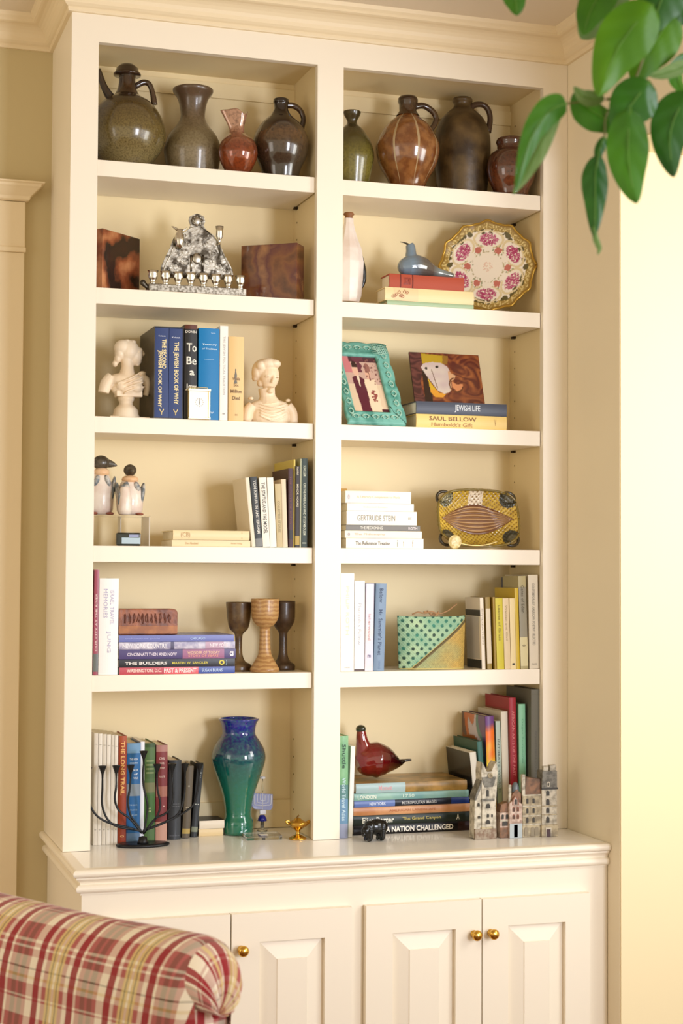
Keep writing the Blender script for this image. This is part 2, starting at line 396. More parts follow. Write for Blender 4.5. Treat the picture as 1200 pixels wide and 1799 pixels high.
# ------------------------------------------------------------------ stoneware on the top shelves
def prof_px(ax, y, pts, zb):
    """silhouette read from the photograph [(half width px, row px)...] -> (x, profile of (r, z above zb)); depth y"""
    x = aty(ax, pts[-1][1], y).x; k = mpp(x, y); out = []
    for hw, py in pts:
        out.append((max(hw*k, 0.0002), aty(ax, py, y).z-zb))
    out.sort(key=lambda p: 0)
    return x, k, out
def smooth_prof(p, sub=4):
    q = []
    for i in range(len(p)-1):
        a, b, c, d = p[max(i-1, 0)], p[i], p[i+1], p[min(i+2, len(p)-1)]
        for j in range(sub):
            t = j/sub
            f = lambda n: 0.5*((2*b[n])+(c[n]-a[n])*t+(2*a[n]-5*b[n]+4*c[n]-d[n])*t*t+(3*b[n]-a[n]-3*c[n]+d[n])*t**3)
            q.append((max(f(0), 0.0002), f(1)))
    q.append(p[-1]); return q
def vessel(name, label, cat, ax, y, pts, zb, m, group=None, wall=0.004, rot=0.0, sub=4, hollow=True, foot=None):
    """pts from the rim down; lower end is set on the shelf"""
    x, k, pr = prof_px(ax, y, pts, zb)
    pr = pr[:-1]+[(pr[-1][0], 0.0008)]
    pr = smooth_prof(pr, sub)[::-1]                       # bottom -> top
    if hollow:
        top = pr[-1]; inner = [(max(r-wall, 0.001), z) for r, z in pr[::-1]]
        h = top[1]; inner = [p for p in inner if p[1] > h*0.25]
        prof = [(0.0005, 0.0008)]+pr+[(top[0]-wall*0.5, top[1]+wall*0.4)]+inner+[(0.0005, inner[-1][1])]
    else:
        prof = [(0.0005, 0.0008)]+pr+[(0.0005, pr[-1][1])]
    t = thing(name, label, cat, (x, y, zb), (0, 0, rot), group)
    b = part(t, 'body', MB().lathe(prof, 56, cap=False), m)
    return t, b, x, k
def L2(x0, y0, zb, px, py, y=None):
    """photo point at depth y -> local coordinates of a thing at (x0,y0,zb)"""
    p = aty(px, py, y0 if y is None else y); return (p.x-x0, p.y-y0, p.z-zb)
G1 = 'stoneware vessels on the top shelf'
z = Sz[0]
OLV = zramp('salt_glaze_olive', [(0.0, '6b5d38'), (0.05, '7d6f48'), (0.10, '6f5f34'), (0.16, '54431f'), (0.19, '3a2a1a')], 0.22, 0.5, '3a2c14', dist=0.03, nscale=260)
DKB = mat('dark_brown_glaze', '2c1a10', 0.12, coat=0.8, col2='46301c', scale=30)
y = 0.112
t, b, x, k = vessel('lidded_jug', 'large olive brown stoneware jug with dark lid, spout and handle', 'jug', 222, y,
    [(15, 133), (14, 146), (17, 160), (24, 169), (42, 180), (60, 203), (69, 234), (62, 262), (48, 282), (40, 291)], z, OLV, G1)
hh = lambda py: aty(222, py, y).z-z
lid = MB().lathe([(0.0005, hh(133)), (24*k, hh(133)), (24.5*k, hh(130)), (21*k, hh(127)), (19*k, hh(120)), (12*k, hh(114)), (5*k, hh(112)), (0.0004, hh(111.5))], 36, cap=False)
part(t, 'lid', lid, DKB)
part(t, 'neck_glaze', MB().lathe([(14.6*k, hh(133)), (14.8*k, hh(146)), (17.3*k, hh(158)), (22*k, hh(167))], 40, cap=False), DKB)
pp = lambda a, c, yy=None: L2(x, y, z, a, c, yy)
part(t, 'handle', MB().tube([pp(238, 152), pp(251, 145), pp(262, 148), pp(268, 163), pp(271, 184)], [5*k, 5.5*k, 5*k, 5*k, 6*k], 12), DKB)
part(t, 'spout', MB().tube([pp(206, 185), pp(192, 168), pp(182, 150), pp(172, 122)], [13*k, 8*k, 6*k, 5.5*k], 14), OLV)

TPE = zramp('taupe_stoneware', [(0.0, '6e6040'), (0.06, '85765a'), (0.10, '7a6c4c'), (0.15, '77654a'), (0.2, '5f4a38')], 0.3, 0.35, '55462c', dist=0.02, nscale=200)
vessel('stoneware_vase', 'taupe grey stoneware vase with flared rim on the top shelf', 'vase', 338, 0.138,
    [(36, 158), (35, 163), (27, 175), (22.5, 192), (22, 208), (29, 222), (43, 240), (50.5, 262), (49, 280), (43, 296)], z, TPE, G1)
COP = zramp('copper_red_glaze', [(0.0, '6c3018'), (0.035, '93441f'), (0.07, '7c3d22'), (0.09, '8f5638'), (0.13, 'b08468')], 0.12, 0.8, '4d2412', dist=0.014, nscale=160, metal=0.25)
y = 0.05
t, b, x, k = vessel('small_pitcher', 'small copper red pitcher with pinched pale rim', 'pitcher', 418, y,
    [(17, 199), (15, 207), (11, 222), (11, 233), (18, 239), (30, 250), (35, 268), (31, 285), (20, 301)], z, COP, G1, wall=0.003)
me = b.data                                                  # pinch the spout and wave the rim
for v in me.vertices:
    zz = v.co.z; f = max(0, (zz-0.085)/0.05)
    a = math.atan2(v.co.y, v.co.x); w = math.exp(-((abs(a)-PI)/0.55)**2)
    v.co.x -= f*w*0.016; v.co.z += f*(0.006*w+0.004*math.cos(3*a))
DKJ = zramp('dark_tenmoku_glaze', [(0.0, '2b241c'), (0.04, '3c3126'), (0.09, '4a3724'), (0.12, '5f4428'), (0.145, '2b1b12'), (0.18, '1f1510')], 0.16, 0.7, '2a1d14', dist=0.02, nscale=150)
y = 0.078
t, b, x, k = vessel('dark_jug', 'dark brown stoneware jug with black neck, fourth on left top shelf', 'jug', 493, y,
    [(13.5, 175), (14, 180), (12.5, 184), (13, 193), (20, 204), (38, 222), (49.5, 248), (46, 275), (36, 296), (31, 308)], z, DKJ, G1)
pp = lambda a, c: L2(x, y, z, a, c)
part(t, 'handle', MB().tube([pp(503, 185), pp(516, 186), pp(528, 195), pp(533, 210), pp(529, 225)], [5.5*k, 5.5*k, 5*k, 4.6*k, 6*k], 12), DKB)

OLG = zramp('olive_green_glaze', [(0.0, '5d5424'), (0.05, '7c7232'), (0.1, '6b6228'), (0.14, '4a401c'), (0.17, '3c3018')], 0.25, 0.5, '4a431e', dist=0.02, nscale=180)
vessel('olive_vase', 'olive green stoneware vase behind the bookcase centre post', 'vase', 618, 0.125,
    [(16, 197), (14, 203), (9, 212), (10, 219), (20, 229), (34, 250), (39.5, 275), (35, 300), (28, 321)], z, OLG, G1)
# striped jug: cream drips are part of the glaze
def drip_glaze():
    m = mat('amber_drip_glaze', '8a5a30', 0.16, coat=0.8, col2='6d3f1e', scale=45); nt = m.node_tree; b = nt.nodes['Principled BSDF']
    src = b.inputs['Base Color'].links[0].from_socket
    tc = nt.nodes.new('ShaderNodeTexCoord'); sp = nt.nodes.new('ShaderNodeSeparateXYZ'); nt.links.new(tc.outputs['Object'], sp.inputs[0])
    def M(op, a, b2=None, c=None):
        n = nt.nodes.new('ShaderNodeMath'); n.operation = op
        for i, q in enumerate((a, b2, c)):
            if q is None: continue
            if isinstance(q, (int, float)): n.inputs[i].default_value = q
            else: nt.links.new(q, n.inputs[i])
        return n.outputs[0]
    an = M('ARCTAN2', sp.outputs[1], sp.outputs[0])
    s = M('ABSOLUTE', M('SINE', M('MULTIPLY', an, 4.0)))
    thr = M('MULTIPLY_ADD', sp.outputs[2], 1.05, 0.02)
    st = M('LESS_THAN', s, M('MINIMUM', thr, 0.16))
    mx = nt.nodes.new('ShaderNodeMix'); mx.data_type = 'RGBA'; nt.links.new(st, mx.inputs[0]); nt.links.new(src, mx.inputs[6]); mx.inputs[7].default_value = srgb('a8906a')
    nt.links.new(mx.outputs[2], b.inputs['Base Color']); return m
y = 0.09
t, b, x, k = vessel('striped_jug', 'amber brown jug with cream drip stripes and dark neck', 'jug', 716, y,
    [(16, 173), (17, 178), (15, 184), (15, 196), (20, 205), (40, 223), (55, 250), (56.5, 268), (50, 292), (36, 316), (28, 330)], z, drip_glaze(), G1)
h2 = lambda py: aty(716, py, y).z-z
part(t, 'neck_glaze', MB().lathe([(10*k, h2(170)), (15*k, h2(170.5)), (17.6*k, h2(174)), (17.8*k, h2(179)), (15.5*k, h2(185)), (15.6*k, h2(196)), (21*k, h2(204))], 40, cap=False), DKB)
pp = lambda a, c: L2(x, y, z, a, c)
part(t, 'handle', MB().tube([pp(729, 187), pp(744, 186), pp(760, 196), pp(766, 209), pp(761, 222), pp(754, 229)], [6*k, 5.5*k, 5.5*k, 5*k, 5*k, 6*k], 12), DKB)
BRJ = mat('rough_brown_stoneware', '66502e', 0.38, coat=0.2, col2='33230f', scale=16, bump=0.25, bscale=90, lo=0.35, hi=0.65)
y = 0.146
t, b, x, k = vessel('tall_brown_jug', 'tall rough brown stoneware jug with looped handle, right bay', 'jug', 812, y,
    [(17, 174), (18, 178), (15, 184), (17, 190), (26, 198), (39, 212), (48, 235), (50, 265), (48, 300), (42, 335)], z, BRJ, G1)
pp = lambda a, c: L2(x, y, z, a, c)
part(t, 'handle', MB().tube([pp(824, 191), pp(836, 184), pp(850, 185), pp(859, 196), pp(861, 212), pp(857, 232)], [6*k, 5.5*k, 5*k, 5*k, 5*k, 6.5*k], 12), mat('brown_handle_glaze', '4a3424', 0.3, coat=0.4))
RBP = zramp('red_brown_glaze', [(0.0, '43200f'), (0.04, '6e3a20'), (0.07, '5a2d18'), (0.1, '4d2a1a')], 0.12, 0.9, '2c130a', dist=0.02, nscale=120)
y = 0.054
t, b, x, k = vessel('round_pot', 'shiny red brown round pot behind the hanging leaves, top shelf', 'pot', 898, y,
    [(25, 245), (27, 250), (25, 257), (27, 264), (38, 274), (43.5, 292), (41, 314), (33, 332), (29, 342)], z, RBP, G1)
# ------------------------------------------------------------------ books
PG = mat('book_pages', 'efe4cb', 0.8, col2='dccfae', scale=260, wave='X', detail=0)
PGW = mat('white_book_pages', 'f4efe2', 0.8)
def tone(c, f=0.74):
    l = [srgb(c)[i] for i in range(3)]
    if min(l) > 0.62: return c
    f = f+0.18*min(1, max(0, (l[1]-0.25)/0.3))
    return tuple((v*f*12.92 if v*f <= 0.0031308 else 1.055*(v*f)**(1/2.4)-0.055) for v in l)
def cov(c, rough=0.4): return mat('cover_'+c+('' if rough == 0.4 else '_%d' % int(rough*100)), tone(c), rough, spec=0.35)
def spine_y(x, t, bulge):                                   # y of the spine skin
    u = (x/t-0.5)*2; return -bulge*(1-u*u)
def book(label, t, H, D, cover, loc, rot=(0, 0, 0), hard=True, texts=(), bands=(), group=None, page=None, name='book', cat='book', rough=0.4, bulge=None, cuts=(), inset=None):
    """local frame: spine faces -y, x = thickness (front cover at +x), z = up the book"""
    T = thing(name, label, cat, loc, rot, group)
    b = 0.0022 if hard else 0.0005
    bulge = (min(0.0025, t*0.09) if hard else 0.0004) if bulge is None else bulge
    out = [(t*i/8, spine_y(t*i/8, t, bulge)+bulge) for i in range(9)]
    out = [(x, y-bulge) for x, y in out]
    iy = 0.0022 if hard else 0.0008
    pts = out+[(t, D), (t-b, D), (t-b, iy), (b, iy), (0+b, D), (0, D)]
    c = MB().prism(pts, 0, H, axis=2)
    part(T, 'cover', c, cov(cover, rough) if isinstance(cover, str) else cover)
    e = 0.003 if hard else 0.0002
    part(T, 'pages', MB().box(b+0.0001, t-b-0.0001, iy+0.0001, D-(0.004 if hard else 0.0006), e if hard else 0.0001, H-e), page or PG)
    for f0, f1, col in bands:                                # printed label bands round the spine
        z0, z1 = H*(1-f1), H*(1-f0); m = MB(); n = 8; lo = -0.00005
        vs = [(t*i/n*0.998+0.0005*t, spine_y(t*i/n, t, bulge)-0.00035, zz) for zz in (z0, z1) for i in range(n+1)]
        m.add(vs, [(i, i+1, n+2+i, n+1+i) for i in range(n)], True)
        part(T, 'spine_band', m, cov(col, rough) if isinstance(col, str) else col, fix=False)
    for tx in texts:
        s, f, L, hh, col, mode = tx[:6]; xf = tx[6] if len(tx) > 6 else 0.5; bold = tx[7] if len(tx) > 7 else 0.012
        m = MB(); yy = lambda x: spine_y(x, t, bulge)-0.0007
        if mode == 'd': fn = lambda a, q: (t*xf+q, yy(t*xf+q), H*(1-f)-a)
        elif mode == 'u': fn = lambda a, q: (t*xf-q, yy(t*xf-q), H*(1-f)+a)
        else: fn = lambda a, q: (t*xf+a, yy(t*xf+a), H*(1-f)+q)
        put_text(m, s, fn, L*H if mode in 'du' else L*t, hh*t if mode in 'du' else hh*H, bold)
        part(T, 'lettering', m, mat('ink_'+col, col, 0.5), fix=False)
    return T
def up(label, pxa, pxb, ptop, y, zb, cover, D=0.15, top=None, foot=None, rz=0.0, **kw):
    """upright book; pxa, pxb = spine edges at its foot; top = px of the left edge at its head when it leans"""
    pb = aty(pxa, 0, y); ym = CAM
    # row of the foot for this depth
    base = (899.5+FPX*(cu.dot(CAM-Vector((aty(pxa, 900, y).x, y, zb))))/cf.dot(Vector((aty(pxa, 900, y).x, y, zb))-CAM))
    x0 = aty(pxa, base, y).x; x1 = aty(pxb, base, y).x; th = 0.0
    zt = aty(pxa if top is None else top, ptop, y).z
    if top is not None:
        th = math.atan2(aty(top, ptop, y).x-x0, zt-zb)
    H = (zt-zb)/math.cos(th); t = (x1-x0)*math.cos(th)
    dz = 0.0004+(abs(math.sin(th))*t if th > 0 else 0.0)
    lx = x0 if th <= 0 else x0
    return book(label, t, H-0.0005, D, cover, (lx, y, zb+dz), (0, th, rz), **kw)
def lay(label, pxa, pxb, t, y, zb, cover, D=0.15, rz=0.0, row=None, **kw):
    """book lying flat, head to the left, spine to the front"""
    row = 900 if row is None else row
    x0 = aty(pxa, row, y).x; x1 = aty(pxb, row, y).x
    return book(label, t, x1-x0, D, cover, (x1, y, zb+0.0003), (0, -PI/2, rz), **kw)
def zat(px, py, y): return aty(px, py, y).z
# ------------------------------------------------------------------ second row
z = Sz[1]
def agate_mat(name, cx, cz, seed, cols):
    m = bpy.data.materials.new(name); m.use_nodes = True; nt = m.node_tree; b = nt.nodes['Principled BSDF']
    b.inputs['Roughness'].default_value = 0.22; b.inputs['Coat Weight'].default_value = 0.4
    tc = nt.nodes.new('ShaderNodeTexCoord'); mp = nt.nodes.new('ShaderNodeMapping'); mp.inputs['Location'].default_value = (-cx, 0, -cz)
    nt.links.new(tc.outputs['Object'], mp.inputs[0])
    w = nt.nodes.new('ShaderNodeTexWave'); w.wave_type = 'RINGS'; w.rings_direction = 'Y'; w.inputs['Scale'].default_value = 3.0; w.inputs['Distortion'].default_value = 5.0
    w.inputs['Detail'].default_value = 4; w.inputs['Detail Scale'].default_value = 3.0; w.inputs['Phase Offset'].default_value = seed
    nt.links.new(mp.outputs[0], w.inputs[0])
    rp = nt.nodes.new('ShaderNodeValToRGB'); el = rp.color_ramp.elements
    for i, c in enumerate(cols):
        e = el[i] if i < 2 else el.new(0.5)
        e.color = srgb(c)
    ps = [i/(len(cols)-1) for i in range(len(cols))]
    for i in range(len(cols)): el[i].position = ps[i] if i < len(el) else 1
    n = nt.nodes.new('ShaderNodeTexNoise'); n.inputs['Scale'].default_value = 19; n.inputs['Detail'].default_value = 9; nt.links.new(tc.outputs['Object'], n.inputs[0])
    mx = nt.nodes.new('ShaderNodeMix'); mx.data_type = 'FLOAT'; mx.inputs[0].default_value = 0.62
    nt.links.new(w.outputs['Fac'], mx.inputs[2]); nt.links.new(n.outputs['Fac'], mx.inputs[3]); nt.links.new(mx.outputs[0], rp.inputs[0])
    nt.links.new(rp.outputs[0], b.inputs['Base Color']); return m
AG1 = agate_mat('petrified_wood_left', -0.01, 0.03, 0.4, ['120d0b', '1d1512', '3a1f17', '241a16', '8a4a2c', 'c98a5c'])
AG2 = agate_mat('petrified_wood_right', 0.03, 0.05, 2.2, ['190c0a', '4a2016', '2c1512', '7a4a26', '5a2a26', 'a87848'])
G2 = 'petrified wood bookends'
solo('stone_bookend', MB().box(-0.148, 0, 0, 0.04, 0.0005, zat(246, 420, 0.135)-z), AG1, 'polished dark petrified wood block at the left end of the second shelf', 'bookend',
     (aty(245, 505, 0.135).x, 0.135, z), (0, 0, R(42)), G2, bevel=0.0008)
hR = zat(521, 426, 0.022)-z
solo('stone_bookend', MB().box(-0.150, 0, 0, 0.052, 0.0005, hR), AG2, 'brown ringed petrified wood block to the right of the silver lamp', 'bookend',
     (aty(521.5, 525, 0.022).x, 0.022, z), (0, 0, R(-36)), G2, bevel=0.0008)
# silver hanukkah lamp
SIL = mat('tarnished_silver', 'b9b3a6', 0.3, metal=1.0, col2='4f483e', scale=60, bump=0.22, bscale=150, lo=0.45, hi=0.62)
SILS = mat('bright_silver', 'd2cdc2', 0.16, metal=1.0)
SILD = mat('dark_silver', '4a443a', 0.3, metal=0.9)
y = 0.022; xa = aty(262, 492, y).x; xb = aty(433, 518, y).x; L = xb-xa
t = thing('hanukkah_lamp', 'ornate silver oil lamp with backplate and eight small cups', 'lamp', (xa, y, z+0.0003), (0, 0, 0))
part(t, 'base', MB().box(0, L, 0, 0.045, 0, 0.019), mat('speckled_silver', 'b5aea0', 0.35, metal=0.8, col2='6e6658', scale=160), bevel=0.002)
def bp(px, py): q = aty(px, py, y+0.045); return (q.x-xa, max(q.z-z, 0.0195))
cx_ = bp(345, 400)[0]
outl = [(282, 488), (282, 470), (290, 452), (298, 436), (304, 420), (312, 410), (324, 408), (332, 402), (334, 396), (331, 388), (333, 381), (340, 378), (345, 376), (351, 378), (358, 382), (360, 390), (357, 398), (362, 405), (374, 414), (382, 424), (388, 436), (394, 450), (402, 464), (408, 476), (409, 492)]
po = [bp(a, c) for a, c in outl]
part(t, 'backplate', MB().prism(po, 0.040, 0.0445, axis=1), SIL)
rel = MB()                                                  # repousse relief: scrolls, columns, crown
cz0 = bp(345, 440)[1]
for sx in (-1, 1):
    for (a, c, rr) in ((20, 462, 9), (38, 470, 8), (30, 446, 7), (14, 430, 6), (50, 476, 5), (22, 416, 5)):
        q = bp(345+sx*a, c); rr *= 0.0014
        pts = [(q[0]+sx*rr*(1-i/16)*math.cos(i*0.62), 0.0392, q[1]+rr*(1-i/16)*math.sin(i*0.62)) for i in range(14)]
        rel.tube(pts, 0.0010, 6, 2)
    pts = [(bp(345+sx*a, c)[0], 0.039, bp(345+sx*a, c)[1]) for a, c in ((8, 400), (24, 412), (38, 428), (46, 448), (56, 468), (61, 486))]
    rel.tube(pts, 0.0013, 6, 4)
    q = bp(345+sx*10, 470); rel.tube([(q[0], 0.0385, q[1]-0.012), (q[0], 0.0385, q[1]+0.03)], 0.0025, 8, spline=False)
q = bp(345, 389); rel.ell((q[0], 0.039, q[1]), (0.014, 0.005, 0.013)); 
for i in range(8): a = i*PI/4; rel.ell((q[0]+0.011*math.cos(a), 0.0365, q[1]+0.011*math.sin(a)), (0.0035, 0.0035, 0.0035), 8, 6)
q = bp(345, 455); rel.ell((q[0], 0.0385, q[1]), (0.012, 0.004, 0.014), 16, 8)
part(t, 'relief', rel, SIL)
cupp = [(0.0045, 0), (0.0055, 0.001), (0.0035, 0.004), (0.0062, 0.009), (0.0085, 0.015), (0.0075, 0.020), (0.0098, 0.0245), (0.0088, 0.0245), (0.006, 0.018), (0.0003, 0.016)]
for i in range(8):
    M = Matrix.Translation((0.012+i*(L-0.024)/7, 0.014, 0.019)) @ Matrix.Diagonal((1.42, 1.3, 1.35, 1))
    part(t, 'oil_cup', MB().lathe(cupp, 20, M=M, cap=False), SILS)
# side fittings: little jug on the left arm, cup on the right arm
q = bp(313, 440); M = Matrix.Translation((q[0], 0.03, q[1]))
sc = 1.0
part(t, 'small_jug', MB().lathe([(0.0004, 0), (0.005, 0.001), (0.0095, 0.010), (0.0125, 0.024), (0.0105, 0.036), (0.007, 0.043), (0.0085, 0.049), (0.007, 0.049), (0.0004, 0.04)], 24, M=M, cap=False)
     .tube([(q[0]-0.004, 0.03, q[1]+0.047), (q[0]-0.012, 0.03, q[1]+0.052), (q[0]-0.02, 0.03, q[1]+0.056)], [0.004, 0.003, 0.001], 8)
     .tube([(q[0]+0.007, 0.03, q[1]+0.046), (q[0]+0.014, 0.03, q[1]+0.05), (q[0]+0.018, 0.03, q[1]+0.054)], [0.0015, 0.0015, 0.001], 8), SILS)
q = bp(383, 424); M = Matrix.Translation((q[0], 0.03, q[1]))
part(t, 'servant_cup', MB().lathe([(0.004, -0.012), (0.0025, -0.006), (0.004, 0), (0.0085, 0.008), (0.0085, 0.022), (0.0105, 0.034), (0.0092, 0.034), (0.006, 0.02), (0.0003, 0.018)], 24, M=M, cap=False), SILS)
part(t, 'arm', MB().tube([(q[0], 0.03, q[1]-0.01), (q[0]+0.004, 0.036, q[1]-0.03), (q[0]-0.002, 0.043, q[1]-0.05)], 0.002, 8), SILD)
part(t, 'end_handle', MB().tube([(0.002, 0.012, 0.008), (-0.006, 0.012, 0.014), (-0.014, 0.012, 0.022), (-0.018, 0.012, 0.026)], [0.004, 0.006, 0.008, 0.003], 12, flat=0.5), SILD)

# right bay: decanter, stacked books, glass bird, plate
WCER = mat('white_crackle_ceramic', 'f0e6dc', 0.25, coat=0.5, col2='e2d0c2', scale=14)
y = 0.10; xc = aty(612, 530, y).x; k = mpp(xc, y); hh = lambda py: aty(612, py, y).z-z
t = thing('ceramic_bottle', 'white faceted ceramic bottle with black back edge and brown stopper', 'bottle', (xc, y, z+0.0003))
pr = [(20, 531), (24, 520), (27, 490), (28, 460), (24, 437), (17, 420), (12, 405), (9, 392), (9, 384)]
m = MB(); n = 10; vs = []
for hw, py in pr:
    for j in range(n):
        a = 2*PI*(j+0.3)/n; vs.append((hw*k*math.cos(a), hw*k*0.7*math.sin(a), max(hh(py), 0)))
m.add(vs, [(i*n+j, i*n+(j+1) % n, (i+1)*n+(j+1) % n, (i+1)*n+j) for i in range(len(pr)-1) for j in range(n)])
m.f += [list(range(n))[::-1], list(range((len(pr)-1)*n, len(pr)*n))]; m.sm += [False]*2; m.mi += [0, 0]
part(t, 'body', m, WCER)
part(t, 'stopper', MB().lathe([(7*k, hh(384)), (7*k, hh(380)), (10*k, hh(377)), (8*k, hh(374)), (0.0004, hh(373))], 20, cap=False), mat('brown_cork', '8a5a33', 0.6))
part(t, 'back_edge', MB().tube([(17*k, 0.010, hh(428)), (24*k, 0.012, hh(445)), (30*k, 0.014, hh(470)), (31*k, 0.014, hh(490)), (27*k, 0.012, hh(505))], [0.002, 0.006, 0.008, 0.007, 0.002], 10, flat=1.4), mat('black_glaze', '16181a', 0.2, coat=0.5))

G3 = 'books stacked under the glass bird'
y = 0.018
zz = z; t3 = zat(750, 529, y)-z-0.0003
lay('thin pale green book at the bottom of the stack under the bird', 680, 832, 0.0105, y, zz, 'a8bf9a', D=0.07, row=535, group=G3); zz += 0.0108
lay('cream book with ornate red spine label, middle of bird stack', 676, 832, 0.0335, y, zz, 'efd9a4', D=0.068, row=518, group=G3,
    texts=[('ORNAMENT', 0.0, 0.001, 0.01, 'c08a60', 'd')][:0], bands=[(0.10, 0.37, 'ecd0a0')]); 
cb = [o for o in COL.objects if o.type == 'EMPTY'][-1]
orn = MB(); rnd = random.Random(4)
for i in range(9):
    a0 = 0.022+0.008*i*0.55+rnd.uniform(-.002, .002); b0 = 0.009+rnd.uniform(0, 0.015)
    Hb = (aty(832, 518, y).x-aty(676, 518, y).x)
    pts = [(b0+0.005*math.cos(q*1.1)*(1-q/9), -0.0035, Hb-a0-0.005*math.sin(q*1.1)*(1-q/9)) for q in range(7)]
    orn.tube(pts, 0.0005, 5, 2)
part(cb, 'spine_ornament', orn, mat('ink_red_brown', 'b06448', 0.5)); zz += 0.0338
lay('brick red cloth book on top of the stack under the bird', 684, 815, 0.0345, y, zz, 'c2563c', D=0.068, row=495, group=G3, rough=0.6,
    bands=[(0.14, 0.155, '7c2f22'), (0.30, 0.315, '7c2f22')], texts=[('LEGEND', 0.235, 0.10, 0.55, '8a3424', 'd')]); zz += 0.0348
# glass bird on the books
y = 0.07; xb = aty(742, 470, y).x; k = mpp(xb, y)
GB = zramp('blue_grey_glass', [(-0.09, '7d8f9e'), (-0.03, '6f8291'), (0.0, '5b5650'), (0.03, '5a5048'), (0.05, '7d8888'), (0.10, '5a5548')], 0.1, 0.8, axis=0, dist=0.01)
zb = aty(742, 480, y).z-zz
t = thing('glass_bird', 'blue grey glass bird with long tail on the red book', 'figurine', (xb, y, zz+0.0005))
def bl(px, py): q = aty(px, py, y); return (q.x-xb, 0.0, q.z-zz)
m = MB(); b0 = bl(728, 456); off = -bl(728, 484)[2] + 0.001
def B(px, py): q = bl(px, py); return (q[0], q[1], q[2]+off)
m.tube([B(700, 467), B(705, 466), B(716, 464), B(730, 463), B(745, 466), B(758, 471), B(772, 475), B(796, 480)], [4*k, 13*k, 19*k, 21*k, 18*k, 12*k, 8*k, 5*k], 20, 5)
m.tube([B(722, 458), B(722, 446), B(722, 436), B(721, 429), B(719, 424)], [15*k, 10.5*k, 9*k, 8.5*k, 7*k], 18, 4)
me = fuse(m, 0.0014, 'body', GB, 4)
zmin = min(v.co.z for v in me.vertices)
for v in me.vertices: v.co.z = max(v.co.z, 0.0)
link('body', me, t)
part(t, 'beak', MB().tube([B(717, 425), B(712, 422), B(703, 420)], [0.004, 0.002, 0.0006], 8), mat('dark_glass', '3a3228', 0.15, coat=0.6))
# plate
y = 0.035
pc = aty(857, 468, 0.100); k = mpp(pc.x, 0.100); Rp = 80*k
def platecol(u, v):
    x = (u-0.5)*2; yv = (v-0.5)*2; r = math.hypot(x, yv); a = math.atan2(yv, x)
    nz = noise.noise(Vector((x*9, yv*9, 1.3))); nz2 = noise.noise(Vector((x*28, yv*28, 7)))
    c = (0.93, 0.88, 0.80)
    if r > 0.83+0.05*nz: c = (0.62, 0.50, 0.24) if nz2 < 0.1 else (0.85, 0.76, 0.5)
    if 0.74 < r < 0.86 and nz > 0.12: c = (0.35, 0.30, 0.14)
    if r > 0.95: c = (0.55, 0.42, 0.16)
    # six large floral medallions on the rim, six small between
    for i in range(6):
        aa = PI/2-0.04+i*PI/3
        mx, my = 0.62*math.cos(aa), 0.62*math.sin(aa)
        dx, dy = x-mx, yv-my
        rr = dx*math.cos(aa)+dy*math.sin(aa); tt = -dx*math.sin(aa)+dy*math.cos(aa)
        d = math.hypot(rr/0.13, tt/0.21)
        if d < 1.0+0.25*nz2 and nz2 > -0.25: c = (0.66, 0.22, 0.38) if nz2 < 0.18 else (0.80, 0.50, 0.58)
        elif 1.35 < d < 1.6 and r > 0.45: c = (0.86, 0.78, 0.60)
        aa += PI/6; mx, my = 0.43*math.cos(aa), 0.43*math.sin(aa); d = math.hypot(x-mx, yv-my)
        if d < 0.075+0.03*nz2: c = (0.75, 0.42, 0.36)
        elif d < 0.13 and nz2 > 0.15: c = (0.55, 0.56, 0.40)
        mx, my = 0.80*math.cos(aa), 0.80*math.sin(aa)
        if math.hypot(x-mx, yv-my) < 0.055: c = (0.36, 0.32, 0.17)
    if r < 0.12 and nz2 > 0.1: c = (0.88, 0.74, 0.64)
    if 0.33 < r < 0.36 and nz2 > 0.05: c = (0.72, 0.66, 0.5)
    return srgb(c)[:3]
def plate_pt(u, v, back=0.0):
    x = (u-0.5)*2; yv = (v-0.5)*2
    # square grid -> disc
    m_ = max(abs(x), abs(yv)); l = math.hypot(x, yv)
    if l > 0: x, yv = x*m_/l, yv*m_/l
    r = m_; a = math.atan2(yv, x)
    sc = 1+(0.025*math.cos(12*a)+0.012*math.cos(24*a))*max(0, (r-0.6)/0.4)
    dz = -0.012*(max(0, (r-0.5)/0.5))**1.5-0.002*math.cos(12*a)*max(0, (r-0.7)/0.3)
    return Vector((x*Rp*sc, dz+back, yv*Rp*sc)), x, yv
t = thing('display_plate', 'scalloped gilt rimmed porcelain plate painted with pink flowers', 'plate', (pc.x, 0, z+0.0005))
m = MB()
def cfn(u, v):
    _, x, yv = plate_pt(u, v); return platecol(x/2+0.5, yv/2+0.5)
m.grid(lambda u, v: plate_pt(u, v)[0], 130, 130, True, cfn)
o = part(t, 'face', m, paintmat('plate_print', 0.2, 0.4), fix=False)
mb2 = MB().grid(lambda u, v: plate_pt(u, v, 0.004)[0], 40, 40, True); o2 = part(t, 'underside', mb2, WCER, fix=False)
GOLD = mat('gilt', 'b8923c', 0.3, metal=0.7)
rim = [plate_pt(0.5+0.5*math.cos(a)/max(abs(math.cos(a)), abs(math.sin(a))), 0.5+0.5*math.sin(a)/max(abs(math.cos(a)), abs(math.sin(a))))[0]+Vector((0, 0.002, 0)) for a in [i*2*PI/96 for i in range(97)]]
o3 = part(t, 'gilt_rim', MB().tube(rim, 0.0032, 8, 1), GOLD)
tilt = R(5)
for o in (o, o2, o3):
    o.rotation_euler = (-tilt, 0, R(-22)); o.scale = (1.03, 1, 1); o.location = (0, 0.102, Rp*1.045*math.cos(tilt)+0.0045)
# ------------------------------------------------------------------ third row, left bay
z = Sz[2]
MARB = mat('alabaster', 'f0d9b8', 0.45, col2='f6e6cc', scale=12, spec=0.5)
def bust_common(): pass
